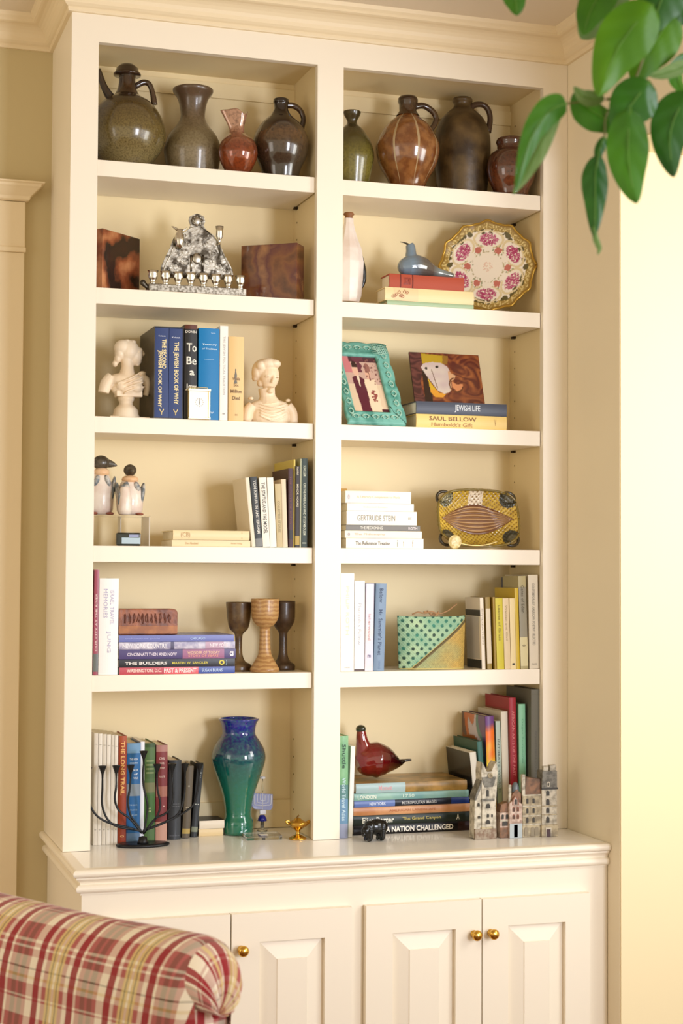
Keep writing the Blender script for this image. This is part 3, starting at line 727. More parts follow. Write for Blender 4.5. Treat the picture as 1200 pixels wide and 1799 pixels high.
# bust looking right on a round socle
y = 0.085; xc = aty(221, 730, y).x; k = mpp(xc, y); zp = lambda py: aty(221, py, y).z-z
t = thing('alabaster_bust', 'cream alabaster bust of a woman in profile on a round foot', 'bust', (xc, y, z+0.0004))
m = MB()
P = lambda px, py, dy=0.0: ((px-221)*k, dy, zp(py))
def E3(px, py, rx, ry, rz, dy=0.0, M=None): m.ell(P(px, py, dy), (rx*k, ry*k, rz*k), 20, 14, M)
E3(226, 617, 18, 16, 20)                # skull
E3(236, 624, 14, 12, 18)                # face
E3(246, 615, 4, 6, 5)                   # brow
m.tube([P(248, 614), P(252, 621), P(247, 624)], [1.6*k, 2.4*k, 2*k], 8)    # nose
E3(246, 629, 4, 4.5, 3); E3(243, 635, 5, 5, 4)     # lips, chin
E3(238, 634, 8, 8, 6)
E3(240, 640, 5, 5, 3)
E3(215, 612, 16, 15, 15); E3(209, 622, 9, 12, 12); E3(205, 632, 6, 10, 8); E3(201, 640, 5, 6, 6)   # hair
for a, c in ((222, 600), (212, 604), (232, 601), (206, 612)): E3(a, c, 6, 9, 4)
m.tube([P(222, 628), P(223, 645), P(222, 662)], [11*k, 11*k, 15*k], 16)   # neck
E3(222, 668, 34, 17, 13); E3(222, 684, 27, 16, 17)
E3(212, 680, 11, 10, 10, -9*k); E3(238, 682, 12, 10, 10, -9*k)
m.tube([P(196, 664), P(187, 674), P(182, 688), P(181, 692)], [11*k, 11*k, 10*k, 9.5*k], 14)
m.tube([P(246, 664), P(257, 668), P(259, 680), P(256, 694)], [10*k, 8*k, 6*k, 5*k], 12)
m.box(*[v for pr_ in ((P(202, 0)[0], P(248, 0)[0]), (-13*k, 13*k), (zp(698), zp(688))) for v in pr_])
E3(250, 655, 7, 7, 4)
# drapery folds
for a in range(4):
    m.tube([P(203+a*4, 676+a*6, -15*k), P(222, 668+a*7, -19*k), P(243+a*3, 656+a*8, -13*k)], [1.6*k]*3, 8)
me = fuse(m, 0.0015, 'figure', MARB, 3); link('figure', me, t)
# head/face carved brow & eye
ey = MB(); ey.ell(P(243, 619, -10*k), (3*k, 1.6*k, 1.2*k), 10, 6); part(t, 'eye', ey, MARB)
part(t, 'socle', MB().lathe([(24*k, 0), (25*k, 1.5*k), (24*k, 6*k), (22*k, 10*k), (21*k, 17*k), (17*k, 22*k), (12*k, 26*k), (11.5*k, 31*k), (14*k, 34*k), (14.5*k, 39*k), (12*k, 42*k)], 36), MARB)
part(t, 'plinth', MB().box(-31*k, 39*k, -20*k, 20*k, 0, 4.2*k), MARB, bevel=0.001)

# bust facing forward
y = 0.075; xc = aty(476, 740, y).x; k = mpp(xc, y); zp = lambda py: aty(476, py, y).z-z
P = lambda px, py, dy=0.0: ((px-476)*k, dy, max(zp(py), 0.004))
t = thing('alabaster_bust', 'cream alabaster bust of a woman with gathered hair, facing forward', 'bust', (xc, y, z+0.0004), (0, 0, 0))
m = MB()
E3(465, 651, 23, 21, 21, 4*k); E3(471, 661, 18, 18, 25, -4*k)
E3(470, 642, 18, 19, 12, -4*k)
E3(450, 656, 9, 13, 13, 2*k); E3(455, 645, 9, 10, 9, -9*k); E3(447, 665, 5, 9, 6, 4*k)
E3(478, 641, 12, 12, 8, -12*k)
m.tube([P(474, 662, -20*k), P(473, 670, -25*k), P(472, 676, -24*k)], [1.6*k, 2.4*k, 3.0*k], 8)
E3(471, 683, 4.5, 3, 2, -20*k); E3(471, 689, 6, 6, 4, -15*k)
E3(464, 664, 5, 3, 2, -19*k); E3(481, 664, 5, 3, 2, -18*k)
E3(456, 674, 6, 8, 7)
m.tube([P(468, 682, 2*k), P(470, 696, 3*k), P(472, 708, 4*k)], [15*k, 14*k, 22*k], 16)
E3(475, 716, 38, 18, 15, 4*k); E3(475, 732, 36, 20, 24, 2*k)
m.tube([P(442, 714, 0), P(434, 724, 0), P(431, 742, 0)], [9*k, 10*k, 9*k], 14)
m.tube([P(506, 712, 0), P(515, 724, 0), P(517, 742, 0)], [9*k, 9*k, 8*k], 14)
E3(438, 702, 5, 6, 3, -4*k); E3(506, 703, 4, 6, 3, -4*k)
for a in range(5): m.tube([P(452, 712+a*5, -15*k), P(475, 717+a*6, -20*k), P(500, 711+a*5, -15*k)], [1.3*k]*3, 8)
me = fuse(m, 0.0015, 'figure', MARB, 3)
for v in me.vertices: v.co.z = max(v.co.z, 0)
link('figure', me, t)
HC = mat('alabaster_shade', 'a88a60', 0.6)  # darker alabaster colour, painted shade for the eyes and mouth
ew = MB(); ew.ell(P(464.5, 665, -20.5*k), (3.2*k, 1.2*k, 1*k), 10, 6); ew.ell(P(481, 665, -19.5*k), (3.2*k, 1.2*k, 1*k), 10, 6); ew.ell(P(471.5, 683, -22.2*k), (3.6*k, 1.0*k, 0.6*k), 10, 6)
part(t, 'facial_features', ew, HC)

# books between the busts
y = 0.02
NAVY = '22346b'
xs0, xs1 = aty(272, 660, y).x, aty(322, 660, y).x
hs = zat(272, 573, y)-z
t = thing('book_slipcase', 'dark slipcase holding two navy blue hardcover books', 'slipcase', (xs0, y, z+0.0004))
m = MB(); w = xs1-xs0; Dp = 0.185
m.box(-0.0015, 0.0, 0.0, Dp, 0, hs); m.box(w-0.0015, w, 0, Dp, 0, hs); m.box(0, w-0.0015, 0, Dp, hs-0.003, hs); m.box(0, w-0.0015, 0, Dp, 0, 0.002); m.box(0, w-0.0015, Dp-0.002, Dp, 0.002, hs-0.003)
part(t, 'case', m, mat('slipcase_board', '2a2622', 0.35, col2='4a4034', scale=18, lo=0.55, hi=0.7))
wm = (w-0.002)/2
for i, (txts, lab) in enumerate(((
        [('THE SECOND', 0.29, 0.33, 0.32, 'e8d6a0', 'd', 0.66, 0.03), ('JEWISH BOOK OF WHY', 0.57, 0.64, 0.33, 'e8d6a0', 'd', 0.34, 0.03), ('Kolatch', 0.09, 0.5, 0.014, 'd8dcec', 's')], 'navy book in the slipcase with a two line gold title, left one'),
        ([('THE JEWISH BOOK OF WHY', 0.50, 0.70, 0.42, 'e8d6a0', 'd', 0.5, 0.03), ('Kolatch', 0.10, 0.6, 0.016, 'd8dcec', 's')], 'navy book in the slipcase with a one line gold title, right one'))):
    bk = book(lab, wm-0.0006, hs-0.006, 0.175, '32467f', (xs0+0.0004+i*(wm+0.0004), y+0.0015, z+0.0028), texts=txts, group='navy books in the slipcase', bulge=0.0004)
    em = MB(); tt = wm/2; zz0 = 0.014
    em.tube([(tt, -0.001, zz0-0.008), (tt, -0.001, zz0)], [0.0012, 0.0012], 6, spline=False)
    for sx in (-1, 1): em.tube([(tt, -0.001, zz0-0.002), (tt+sx*0.004, -0.001, zz0+0.004), (tt+sx*0.005, -0.001, zz0+0.007)], [0.0012]*3, 6)
    part(bk, 'spine_emblem', em, mat('ink_e8d6a0', 'e8d6a0', 0.5))
up('dark grey book titled in big white letters, brown topped jacket', 323, 345, 570, y+0.002, z, '33302e', D=0.15,
   bands=[(0.0, 0.045, '6b3a28')],
   texts=[('DONIN', 0.075, 0.86, 0.028, 'e8e2d4', 's'), ('To', 0.24, 0.80, 0.09, 'f2ecdc', 's', 0.56), ('Be', 0.38, 0.80, 0.085, 'f2ecdc', 's', 0.56), ('a', 0.51, 0.40, 0.05, 'f2ecdc', 's', 0.6), ('Jew', 0.66, 0.86, 0.07, 'f2ecdc', 's', 0.54)])
up('bright blue hardcover book with small white title behind the gold clock', 348, 384, 576, y, z, '0f7fc4', D=0.16,
   bands=[(0.0, 1.0, '1488cc')], texts=[('Treasury', 0.18, 0.72, 0.024, 'd8ecf4', 's', 0.52), ('of Tradition', 0.225, 0.72, 0.018, 'd8ecf4', 's', 0.52), ('Lamm', 0.05, 0.2, 0.008, 'd8ecf4', 's', 0.7), ('WURZBURGER', 0.34, 0.5, 0.008, '9ccbe6', 's', 0.5), ('W', 0.92, 0.14, 0.02, 'd8ecf4', 's', 0.66)])
up('slim white book with faint grey lettering right of the bright blue one', 385.5, 399.5, 572, y, z, 'f1ece2', D=0.15, hard=False,
   texts=[('THE JEWISH POLITICAL TRADITION', 0.42, 0.62, 0.36, 'b9b4ae', 'd'), ('o', 0.93, 0.3, 0.014, '4c4a4c', 's')])
up('pale tan book with a small tower drawing, beside forward facing bust', 401, 427.5, 591, y, z, 'ecc98c', D=0.15,
   texts=[('While', 0.50, 0.5, 0.04, '8a6a44', 's'), ('Six', 0.575, 0.34, 0.035, '8a6a44', 's'), ('Million', 0.65, 0.74, 0.04, '7a5a3a', 's'), ('Died', 0.73, 0.5, 0.045, '6e5236', 's'), ('M', 0.93, 0.16, 0.02, 'b48c58', 's')])
cb = [o for o in COL.objects if o.type == 'EMPTY'][-1]
part(cb, 'tower_drawing', MB().prism([(0.010, 0.128), (0.0125, 0.128), (0.0125, 0.121), (0.0145, 0.112), (0.0135, 0.1), (0.016, 0.092), (0.007, 0.092), (0.009, 0.1), (0.0085, 0.112), (0.010, 0.121)][::-1], -0.0031, -0.0026, axis=1,
     M=Matrix.Translation((0.006, 0, -0.0))), mat('ink_slate', '6e6a60', 0.5))
# little gilt clock
y = -0.0; y = 0.0135+0.001
xa, xb_ = aty(330, 710, 0.016).x, aty(367, 710, 0.016).x; w = xb_-xa; h = zat(350, 684, 0.016)-z
t = thing('carriage_clock', 'small gilt carriage clock with white face in front of books', 'clock', (xa, 0.0135, z+0.0004))
GLT = mat('pale_gilt', 'e6cf94', 0.28, metal=0.85)
m = MB(); d = 0.006
m.box(-0.001, w+0.001, -0.0115, d, 0, 0.0045); m.box(-0.0015, w+0.0015, -0.012, d, h-0.006, h)
for a in (0.0, w-0.004): 
    for b_ in (-0.0105, d-0.0045): m.box(a, a+0.004, b_, b_+0.004, 0.0045, h-0.006)
part(t, 'case', m, GLT, bevel=0.0006)
part(t, 'dial', MB().box(0.004, w-0.004, -0.0085, d-0.003, 0.0046, h-0.0061), mat('ivory_dial', 'fbf6ea', 0.25))
fc = MB(); cxw, czw = w/2, h*0.55
for i in range(12):
    a = i*PI/6; fc.box(cxw+0.0095*math.sin(a)-0.0005, cxw+0.0095*math.sin(a)+0.0005, -0.0092, -0.0086, czw+0.0095*math.cos(a)-0.0011, czw+0.0095*math.cos(a)+0.0011)
part(t, 'numerals', fc, mat('ink_grey', '8a8478', 0.5))
part(t, 'hand', MB().box(cxw-0.0004, cxw+0.0004, -0.0095, -0.0091, czw-0.001, czw+0.008), mat('ink_grey', '8a8478', 0.5))
part(t, 'hand', MB().box(cxw-0.0005, cxw+0.0005, -0.0095, -0.0091, czw-0.006, czw+0.001), mat('ink_grey', '8a8478', 0.5))
part(t, 'handle', MB().tube([(0.006, -0.003, h), (0.008, -0.003, h+0.0035), (w-0.008, -0.003, h+0.0035), (w-0.006, -0.003, h)], 0.0009, 8), GLT)

# ------------------------------------------------------------------ third row, right bay
# turquoise frame leaning back
TEAL = mat('distressed_turquoise', '74b3a5', 0.5, col2='4a8c7e', scale=26, bump=0.3, bscale=60, lo=0.45, hi=0.62)
zb = z+0.0006
bl_ = aty(622, 746, 0.03); br_ = aty(716, 748, 0.022); tr_ = aty(675, 610, 0.16)
Wf = 0.165; th = math.atan2(0.145, zat(660, 608, 0.165)-z); Hf = (zat(650, 606, 0.165)-z)/math.cos(th)
t = thing('picture_frame', 'turquoise carved picture frame with a wedding couple photograph, leaning back', 'frame', (br_.x-0.002, 0.018, zb), (0, 0, R(4)))
Ml = Matrix.Rotation(-th, 4, 'X')                           # local frame: u to the left, w up the frame
def F(u, w, d=0.0): return Ml @ Vector((u, -d, w))
ix0, ix1, iz0, iz1 = -0.139, -0.041, 0.036, Hf-0.048
m = MB()
def outer(n=140):
    pts = []
    for i in range(n):
        s_ = i/n*4; e = int(s_); f = s_-e
        c = [(-Wf, 0), (0, 0), (0, Hf), (-Wf, Hf)]
        a, b = Vector(c[e]), Vector(c[(e+1) % 4]); p = a.lerp(b, f); nrm = Vector(((b-a).y, -(b-a).x)).normalized()
        lob = [0, 4, 3, 4][e]
        if lob: p += nrm*(-0.006+0.006*abs(math.sin(PI*lob*f))**0.6)
        # round the corners
        pts.append(p)
    return pts
op = outer()
def inner_pt(p):
    cx_, cz_ = (ix0+ix1)/2, (iz0+iz1)/2; dx_, dz_ = p.x-(-Wf/2), p.y-Hf/2
    s_ = min(((ix1-ix0)/2+0.0)/max(abs(p.x-cx_), 1e-6), ((iz1-iz0)/2)/max(abs(p.y-cz_), 1e-6)); return Vector((cx_+(p.x-cx_)*s_, cz_+(p.y-cz_)*s_))
nn = len(op); rings = []
for f, d in ((0, 0.0), (0, 0.007), (0.12, 0.010), (0.75, 0.0075), (0.86, 0.012), (1.0, 0.010), (1.0, 0.0)):
    rings.append([F(*p.lerp(inner_pt(p), f), d) for p in op])
vs = [v for r_ in rings for v in r_]
m.add(vs, [(r_*nn+i, r_*nn+(i+1) % nn, (r_+1)*nn+(i+1) % nn, (r_+1)*nn+i) for r_ in range(6) for i in range(nn)], True)
part(t, 'frame_body', m, TEAL)
sc_ = MB(); TL = mat('pale_turquoise_relief', 'a4cbb9', 0.5)
for e, (a, b) in enumerate((((-Wf+.01, Hf-0.024), (-0.02, Hf-0.024)), ((-0.02, Hf-0.03), (-0.02, 0.02)), ((-Wf+0.012, 0.018), (-0.02, 0.018)), ((-Wf+0.013, Hf-0.03), (-Wf+0.013, 0.02)))):
    a, b = Vector(a), Vector(b); n_ = 7 if e in (1, 3) else 5; dr = (b-a).normalized(); nr = Vector((-dr.y, dr.x))
    for i in range(n_):
        c = a.lerp(b, (i+0.5)/n_)
        for sgn in (-1, 1):
            pts = [F(*(c+dr*(0.011-0.0007*q)*math.cos(q*0.55)*sgn+nr*(0.010-0.0008*q)*math.sin(q*0.55)), 0.0105) for q in range(9)]
            sc_.tube(pts, 0.0012, 6, 2)
for i in range(6):
    sc_.tube([F(-0.045+0.007*i, Hf-0.008, 0.011), F(-0.03+0.005*i, Hf-0.038, 0.011)], 0.0011, 6, spline=False)
    sc_.tube([F(-0.05, Hf-0.008-0.006*i, 0.011), F(-0.008, Hf-0.014-0.006*i, 0.011)], 0.0009, 6, spline=False)
part(t, 'carved_scrolls', sc_, TL)
def photocol(u, v):
    nz = noise.noise(Vector((u*6, v*9, 2))); nz2 = noise.noise(Vector((u*18, v*24, 5)))
    c = (0.80, 0.66, 0.60) if v > 0.5 else (0.88, 0.78, 0.66)
    if u < 0.25 and v > 0.7: c = (0.80, 0.48, 0.50)
    if v > 0.9 and u > 0.2: c = (0.32, 0.16, 0.2)
    if 0.3 < u < 0.62 and v > 0.72 and nz > -0.1: c = (0.42, 0.2, 0.26)
    if 0.15+0.10*(1-v) < u < 0.47+0.22*(1-v)*0.6 and v < 0.67-abs(u-0.33)*0.35: c = (0.36, 0.13, 0.20)       # dark suit
    if abs(u-0.36) < 0.035*(v-0.42)/0.2 and 0.44 < v < 0.66: c = (0.92, 0.84, 0.74)
    if math.hypot((u-0.33), (v-0.76)*0.75) < 0.085: c = (0.90, 0.72, 0.62)
    if math.hypot((u-0.33), (v-0.83)*0.9) < 0.08 and v > 0.8: c = (0.22, 0.12, 0.12)
    if 0.52+0.03*nz < u < 0.84+0.05*nz and v < 0.6: c = (0.94, 0.84, 0.72)                                    # pale gown
    if math.hypot((u-0.66), (v-0.70)*0.75) < 0.075: c = (0.90, 0.70, 0.60)
    if math.hypot((u-0.68), (v-0.79)*0.8) < 0.08 and v > 0.74: c = (0.60, 0.40, 0.36)
    if math.hypot((u-0.70), (v-0.30)*0.8) < 0.09 and nz2 > -0.1: c = (0.58, 0.30, 0.28)
    if nz2 > 0.25 and v > 0.5 and u > 0.6: c = (0.5, 0.32, 0.3)
    if u > 0.8 and v < 0.07: c = (0.3, 0.1, 0.16)
    return srgb(c)[:3]
m = MB().grid(lambda u, v: F(ix0+0.0005+(ix1-ix0-0.001)*u, iz0+0.0005+(iz1-iz0-0.001)*v, 0.004), 60, 90, False, photocol)
part(t, 'photograph', m, paintmat('photo_print', 0.25, 0.5), fix=False)
m = MB(); B0 = [F(ix0, iz0, -0.0005), F(ix1, iz0, -0.0005), F(ix1, iz1, -0.0005), F(ix0, iz1, -0.0005)]; B1 = [F(ix0, iz0, 0.0035), F(ix1, iz0, 0.0035), F(ix1, iz1, 0.0035), F(ix0, iz1, 0.0035)]
m.add(B0+B1, [(0, 3, 2, 1), (4, 5, 6, 7)]+[(i, (i+1) % 4, (i+1) % 4+4, i+4) for i in range(4)])
BLK = mat('black_card', '14140f', 0.6)
part(t, 'backing', m, BLK)
# two books with a painting on top
y = 0.02; G4 = 'books under the painted tile'
zz = z
h1 = zat(800, 729, y)-z
lay('cream book with brown serif capitals, under the grey blue jacketed book', 731, 890, h1-0.0006, y, zz, 'f0d080', D=0.14, row=742, group=G4,
    texts=[('SAUL BELLOW', 0.40, 0.52, 0.32, '7a5230', 'd', 0.70), ("Humboldt's Gift", 0.39, 0.45, 0.30, 'a8743a', 'd', 0.26), ('V', 0.87, 0.02, 0.5, 'b08850', 'd')])
zz += h1
h2_ = zat(800, 707, y)-zat(800, 729, y)
def skycol(u, v):
    nz = noise.noise(Vector((u*5, v*2, 3))); c = Vector((0.50, 0.53, 0.62)).lerp(Vector((0.30, 0.32, 0.38)), min(1, max(0, u*0.8+nz*0.5)))
    return srgb(tuple(c))[:3]
T = lay('grey blue jacketed book with pale capitals, below the painting', 731, 890, h2_-0.0006, y, zz, '565c6c', D=0.15, row=717, group=G4,
    texts=[('JEWISH LIFE', 0.56, 0.28, 0.62, 'd8dce0', 'd')], page=PGW)
zz += h2_
y = 0.075
tlc = aty(719, 619, 0.11); brc = aty(851, 707, 0.075); Wp = brc.x-aty(728, 705, 0.075).x; Hp = (zat(720, 620, 0.11)-zz)/math.cos(0.33)
def paintcol(u, v):
    v = 1-v
    nz = noise.noise(Vector((u*7, v*7, 1))); wx, wy = noise.noise(Vector((u*4, v*4, 5))), noise.noise(Vector((u*4, v*4, 9)))
    sw = noise.noise(Vector((u*5+wx*3.2, v*9+wy*3.2, 2)))*1.6
    c = Vector((0.34, 0.12, 0.09)).lerp(Vector((0.60, 0.34, 0.17)), min(1, max(0, 0.42+sw*0.8)))
    if u < 0.15+0.03*math.sin(v*7): c = Vector((0.25, 0.12, 0.12)).lerp(Vector((0.40, 0.22, 0.20)), 0.5+0.5*math.sin(v*50+nz*8))
    if 0.15 < u < 0.26 and v > 0.35: c = Vector((0.16, 0.08, 0.06))
    def inside(P):
        k_ = False; j_ = len(P)-1
        for i_ in range(len(P)):
            if (P[i_][1] > v) != (P[j_][1] > v) and u < (P[j_][0]-P[i_][0])*(v-P[i_][1])/(P[j_][1]-P[i_][1])+P[i_][0]: k_ = not k_
            j_ = i_
        return k_
    if inside([(0.17, 0.02), (0.55, 0.05), (0.53, 0.22), (0.40, 0.24), (0.20, 0.26), (0.165, 0.2)]): c = Vector((0.70, 0.58, 0.13)) if u+0.1*nz < 0.50 else Vector((0.56, 0.40, 0.14))
    if inside([(0.22, 0.50), (0.27, 0.64), (0.36, 0.80), (0.46, 0.82), (0.40, 0.90), (0.30, 0.90), (0.245, 0.80)]): c = Vector((0.80, 0.64, 0.16)) if v < 0.74 else Vector((0.84, 0.58, 0.18))
    if inside([(0.14, 0.30), (0.19, 0.22), (0.31, 0.185), (0.44, 0.20), (0.52, 0.26), (0.565, 0.40), (0.63, 0.44), (0.60, 0.52), (0.545, 0.56), (0.555, 0.72), (0.50, 0.79), (0.43, 0.82), (0.35, 0.76), (0.28, 0.62), (0.215, 0.48), (0.185, 0.40)]):
        c = Vector((0.80, 0.74, 0.69)).lerp(Vector((0.76, 0.68, 0.66)), 0.5+nz)
        if u > 0.52 and v > 0.35: c = Vector((0.80, 0.62, 0.46))
    if math.hypot((u-0.215)/0.018, (v-0.32)/0.028) < 1 or math.hypot((u-0.375)/0.022, (v-0.28)/0.026) < 1: c = Vector((0.12, 0.08, 0.06))
    if abs(u-(0.285+0.06*max(0, v-0.3)/0.4)) < 0.0055 and 0.33 < v < 0.72: c = Vector((0.42, 0.30, 0.22))
    hd = math.hypot((u-0.62)/0.085, (v-0.63)/0.13)
    if inside([(0.56, 0.56), (0.63, 0.62), (0.72, 0.60), (0.70, 0.70), (0.62, 0.76), (0.56, 0.68)]): c = Vector((0.80, 0.52, 0.34))
    if 1.0 < hd < 1.22 and (u < 0.60 or v > 0.66): c = Vector((0.36, 0.17, 0.08))
    return srgb(tuple(c))[:3]
tp = thing('painted_tile', 'small unframed painting of a pale face with red hair on books', 'painting', (aty(728, 705, y).x, y, zz+0.0005))
Mt = Matrix.Rotation(-0.33, 4, 'X'); y0p = 0.0
m = MB().grid(lambda u, v: Mt @ Vector((Wp*u, -0.0052, Hp*v+0.0015)), 110, 80, False, paintcol)
part(tp, 'picture', m, paintmat('painting_print', 0.3, 0.5), fix=False)
part(tp, 'board', MB().box(0, Wp, -0.005, 0, 0.0015, Hp+0.0015, Mt), mat('dark_board', '3a2216', 0.6))
# ------------------------------------------------------------------ fourth row, left bay
z = Sz[3]
ACE = mat('pale_acrylic_edge', 'fbf3e4', 0.2, trans=0.35, ior=1.2)
ACR = mat('clear_acrylic', 'ffffff', 0.03, trans=1.0, ior=1.3)
y = 0.045; xa = aty(150, 940, y).x; xa = 0.003; xb_ = aty(264, 940, y).x; hs = zat(200, 905, y)-z
w = xb_-xa; t = thing('acrylic_stand', 'clear acrylic riser carrying the penguin figurines', 'stand', (xa, y, z+0.0004))
part(t, 'top', MB().box(0, w, 0, 0.10, hs-0.003, hs), ACR)
for a in (0.0, w-0.003): part(t, 'side', MB().box(a, a+0.002, 0, 0.10, 0, hs-0.0031), ACE)
part(t, 'side', MB().box(w*0.56, w*0.56+0.002, 0.06, 0.10, 0, hs-0.0031), ACE)
zs = z+hs+0.001
PENW = mat('cream_ceramic', 'efe2d2', 0.35, coat=0.3, col2='e2cdbd', scale=30)
PENG = mat('mottled_grey_wing', '6e767a', 0.4, col2='c9c4ba', scale=60, lo=0.45, hi=0.6)
PENO = mat('peach_throat', 'e2ab72', 0.4, col2='efcba4', scale=20)
PENK = mat('charcoal_brown_cap', '3d3428', 0.35, col2='5c5344', scale=80, coat=0.2)
PENR = mat('russet_feet', '94503a', 0.4)
def penguin(label, pxc, y, top, W, beak_dir, name='bird_figurine', baby=False, group=None, slim=1.0):
    x0 = aty(pxc, 870, y).x; k = mpp(x0, y); zb = zs
    H = (904-top)*k; t = thing(name, label, 'figurine', (x0, y, zb), (0, 0, 0), group)
    u = H; r = W*k
    body = MB(); body.lathe([(0.0004, 0.002), (r*0.78, 0.002), (r*0.95, u*0.10), (r, u*0.28), (r*0.92, u*0.46), (r*0.70, u*0.62), (r*0.50, u*0.70), (0.0004, u*0.74)], 32, cap=False, ell=0.8)
    part(t, 'body', body, PENW)
    th_ = MB(); th_.ell((beak_dir*0.001, -r*0.05, u*0.70), (r*0.62, r*0.6, u*0.085), 20, 10); part(t, 'throat', th_, PENO)
    cap = MB(); 
    if beak_dir: 
        cap.ell((0, 0, u*0.86), (r*0.66, r*0.55, u*0.12), 24, 12); cap.tube([(r*0.3, 0, u*0.86), (r*0.85, 0, u*0.84), (r*1.25, -0.001, u*0.815)], [r*0.42, r*0.25, r*0.03], 12, flat=0.8)
    else:
        cap.ell((0, 0, u*0.88), (r*0.48, r*0.48, u*0.115), 24, 12); cap.ell((0, -r*0.4, u*0.86), (r*0.2, r*0.4, u*0.05), 14, 8)
        cap.ell((0, 0, u*0.965), (r*0.2, r*0.2, u*0.035), 14, 8)
    link('cap', fuse(cap, 0.0012, 'cap', PENK, 3), t)
    for sx in (-1, 1):
        M = Matrix.Translation((sx*r*0.86, -r*0.1, u*0.40)) @ Matrix.Rotation(sx*0.16, 4, 'Y')
        part(t, 'wing', MB().ell((0, 0, 0), (r*0.20, r*0.45, u*0.25), 16, 10, M), PENG)
        M = Matrix.Translation((sx*r*0.42, -r*0.50, u*0.56)) @ Matrix.Rotation(sx*-0.35, 4, 'Y')
        part(t, 'shoulder_patch', MB().ell((0, 0, 0), (r*0.22, r*0.22, u*0.10), 14, 8, M), PENG)
        part(t, 'foot', MB().ell((sx*r*0.62, -r*0.62, u*0.028), (r*0.30, r*0.34, u*0.028), 16, 8), PENR)
    if baby:
        b = MB().lathe([(0.0004, 0.001), (r*0.42, 0.002), (r*0.50, u*0.10), (r*0.50, u*0.3), (r*0.40, u*0.42), (r*0.36, u*0.5), (r*0.25, u*0.57), (0.0004, u*0.6)], 24, cap=False, M=Matrix.Translation((-r*0.55, -r*1.15, 0)))
        q = part(t, 'chick', b, PENW)
        part(q, 'chick_cap', MB().ell((-r*0.55, -r*1.12, u*0.545), (r*0.34, r*0.32, u*0.055), 16, 8), PENG)
        part(q, 'chick_wing', MB().ell((-r*0.98, -r*1.1, u*0.3), (r*0.10, r*0.3, u*0.17), 12, 8), PENG)
    return t
penguin('left ceramic penguin figurine with dark cap and beak turned right', 177, 0.115, 796, 23, 1)
penguin('right ceramic penguin figurine facing forward with a chick in front', 228, 0.10, 813, 24, 0, baby=True)
# dark glass block under the stand
y = 0.025; xa = aty(205, 948, y).x; xb_ = aty(248, 948, y).x
t = thing('glass_block', 'small dark glass block with pale blue label under the acrylic riser', 'paperweight', (xa, y, z+0.0004))
h = zat(226, 936, y)-z
part(t, 'block', MB().box(0, xb_-xa, 0, 0.02, 0, h), mat('dark_green_glass', '20261f', 0.12, coat=0.6), bevel=0.004)
part(t, 'label', MB().box(0.012, xb_-xa-0.003, -0.0008, -0.0002, 0.005, h*0.62), mat('pale_blue_label', 'a9bdc6', 0.3))
part(t, 'upper_band', MB().box(0.030, xb_-xa-0.006, -0.0008, -0.0002, h*0.66, h*0.86), mat('violet_blue_band', '8d93b4', 0.3))  # violet blue band above the pale label
# two cream books lying
y = 0.022; G5 = 'cream books lying beside the acrylic riser'; zz = z
h1 = zat(370, 949, y)-z
lay('thinner cream book lying underneath, left bay fourth shelf', 302, 440, h1-0.0006, y, zz, 'f2dcae', D=0.13, row=954, group=G5, hard=False,
    texts=[('Der Abschied', 0.25, 0.16, 0.35, 'c8a878', 'd'), ('Reclam Verlag', 0.82, 0.14, 0.3, 'c8a878', 'd')]); zz += h1
h2_ = zat(370, 932, y)-zat(370, 949, y)
lay('thicker cream hardcover lying on top with a tan monogram stamp', 304, 438, h2_-0.0006, y, zz, 'f4dfb0', D=0.14, row=940, group=G5,
    texts=[('(CB)', 0.16, 0.12, 0.62, 'c9a878', 'd', 0.5, 0.02), ('|', 0.90, 0.008, 0.7, 'c9a878', 'd')])
# leaning and upright books on the right of the left bay
y = 0.02; G6 = 'slim books at the right end of the left bay'
up('pale cream book leaning at the left end of the slim books', 442.5, 449, 839, y, z, 'ece0c6', D=0.13, top=431, hard=False, page=PGW, group=G6)
up('black and grey book with white title leaning left', 449.5, 461.5, 838, y, z, '33342f', D=0.13, top=439, hard=False, group=G6,
   texts=[('YOM KIPPUR IN AMSTERDAM', 0.43, 0.76, 0.42, 'd8d4c8', 'd', 0.6)], bands=[(0.88, 1.0, '8a8a84')])
up('white book with large black capitals leaning left', 462, 474.5, 839, y, z, 'efe6d4', D=0.13, top=455, hard=False, group=G6,
   texts=[('THE STATUE AND THE MODEL', 0.44, 0.74, 0.50, '3c3830', 'd')])
up('plain off white book leaning between title books', 475, 486, 839, y, z, 'efe8da', D=0.14, top=469, hard=False, group=G6)
up('olive edged tan book, slim, leaning slightly', 486.5, 497, 850, y, z, 'c9b47c', D=0.12, top=483, hard=False, group=G6,
   bands=[(0.0, 1.0, 'cdb886')], texts=[('COLLECTED STORIES', 0.52, 0.5, 0.4, '8f7c4c', 'd')])
up('beige blank spined book right of the olive edged one', 497.5, 505.5, 842, y, z, 'ead2b0', D=0.16, top=494, hard=False, group=G6)
up('dark maroon and black slim upright book', 507, 514.5, 823, y, z, '4a1f20', D=0.15, top=506.5, hard=False, group=G6,
   bands=[(0.78, 0.90, '241a14')], texts=[('THE ROOTS OF SONG', 0.40, 0.6, 0.35, '7d4844', 'd')])
up('pale yellow tall slim book standing behind the dark ones', 515, 518, 807, y+0.004, z, 'd9c25a', D=0.18, hard=False, group=G6)
up('black book with yellow edge and cream title', 518.2, 526, 819, y, z, '30200f', D=0.15, hard=False, group=G6,
   bands=[(0.86, 0.97, 'c0a040')], texts=[('Kaddish', 0.06, 0.10, 0.4, 'd6cbb0', 'd'), ('MINOR HOURS', 0.36, 0.28, 0.42, 'd6cbb0', 'd')])
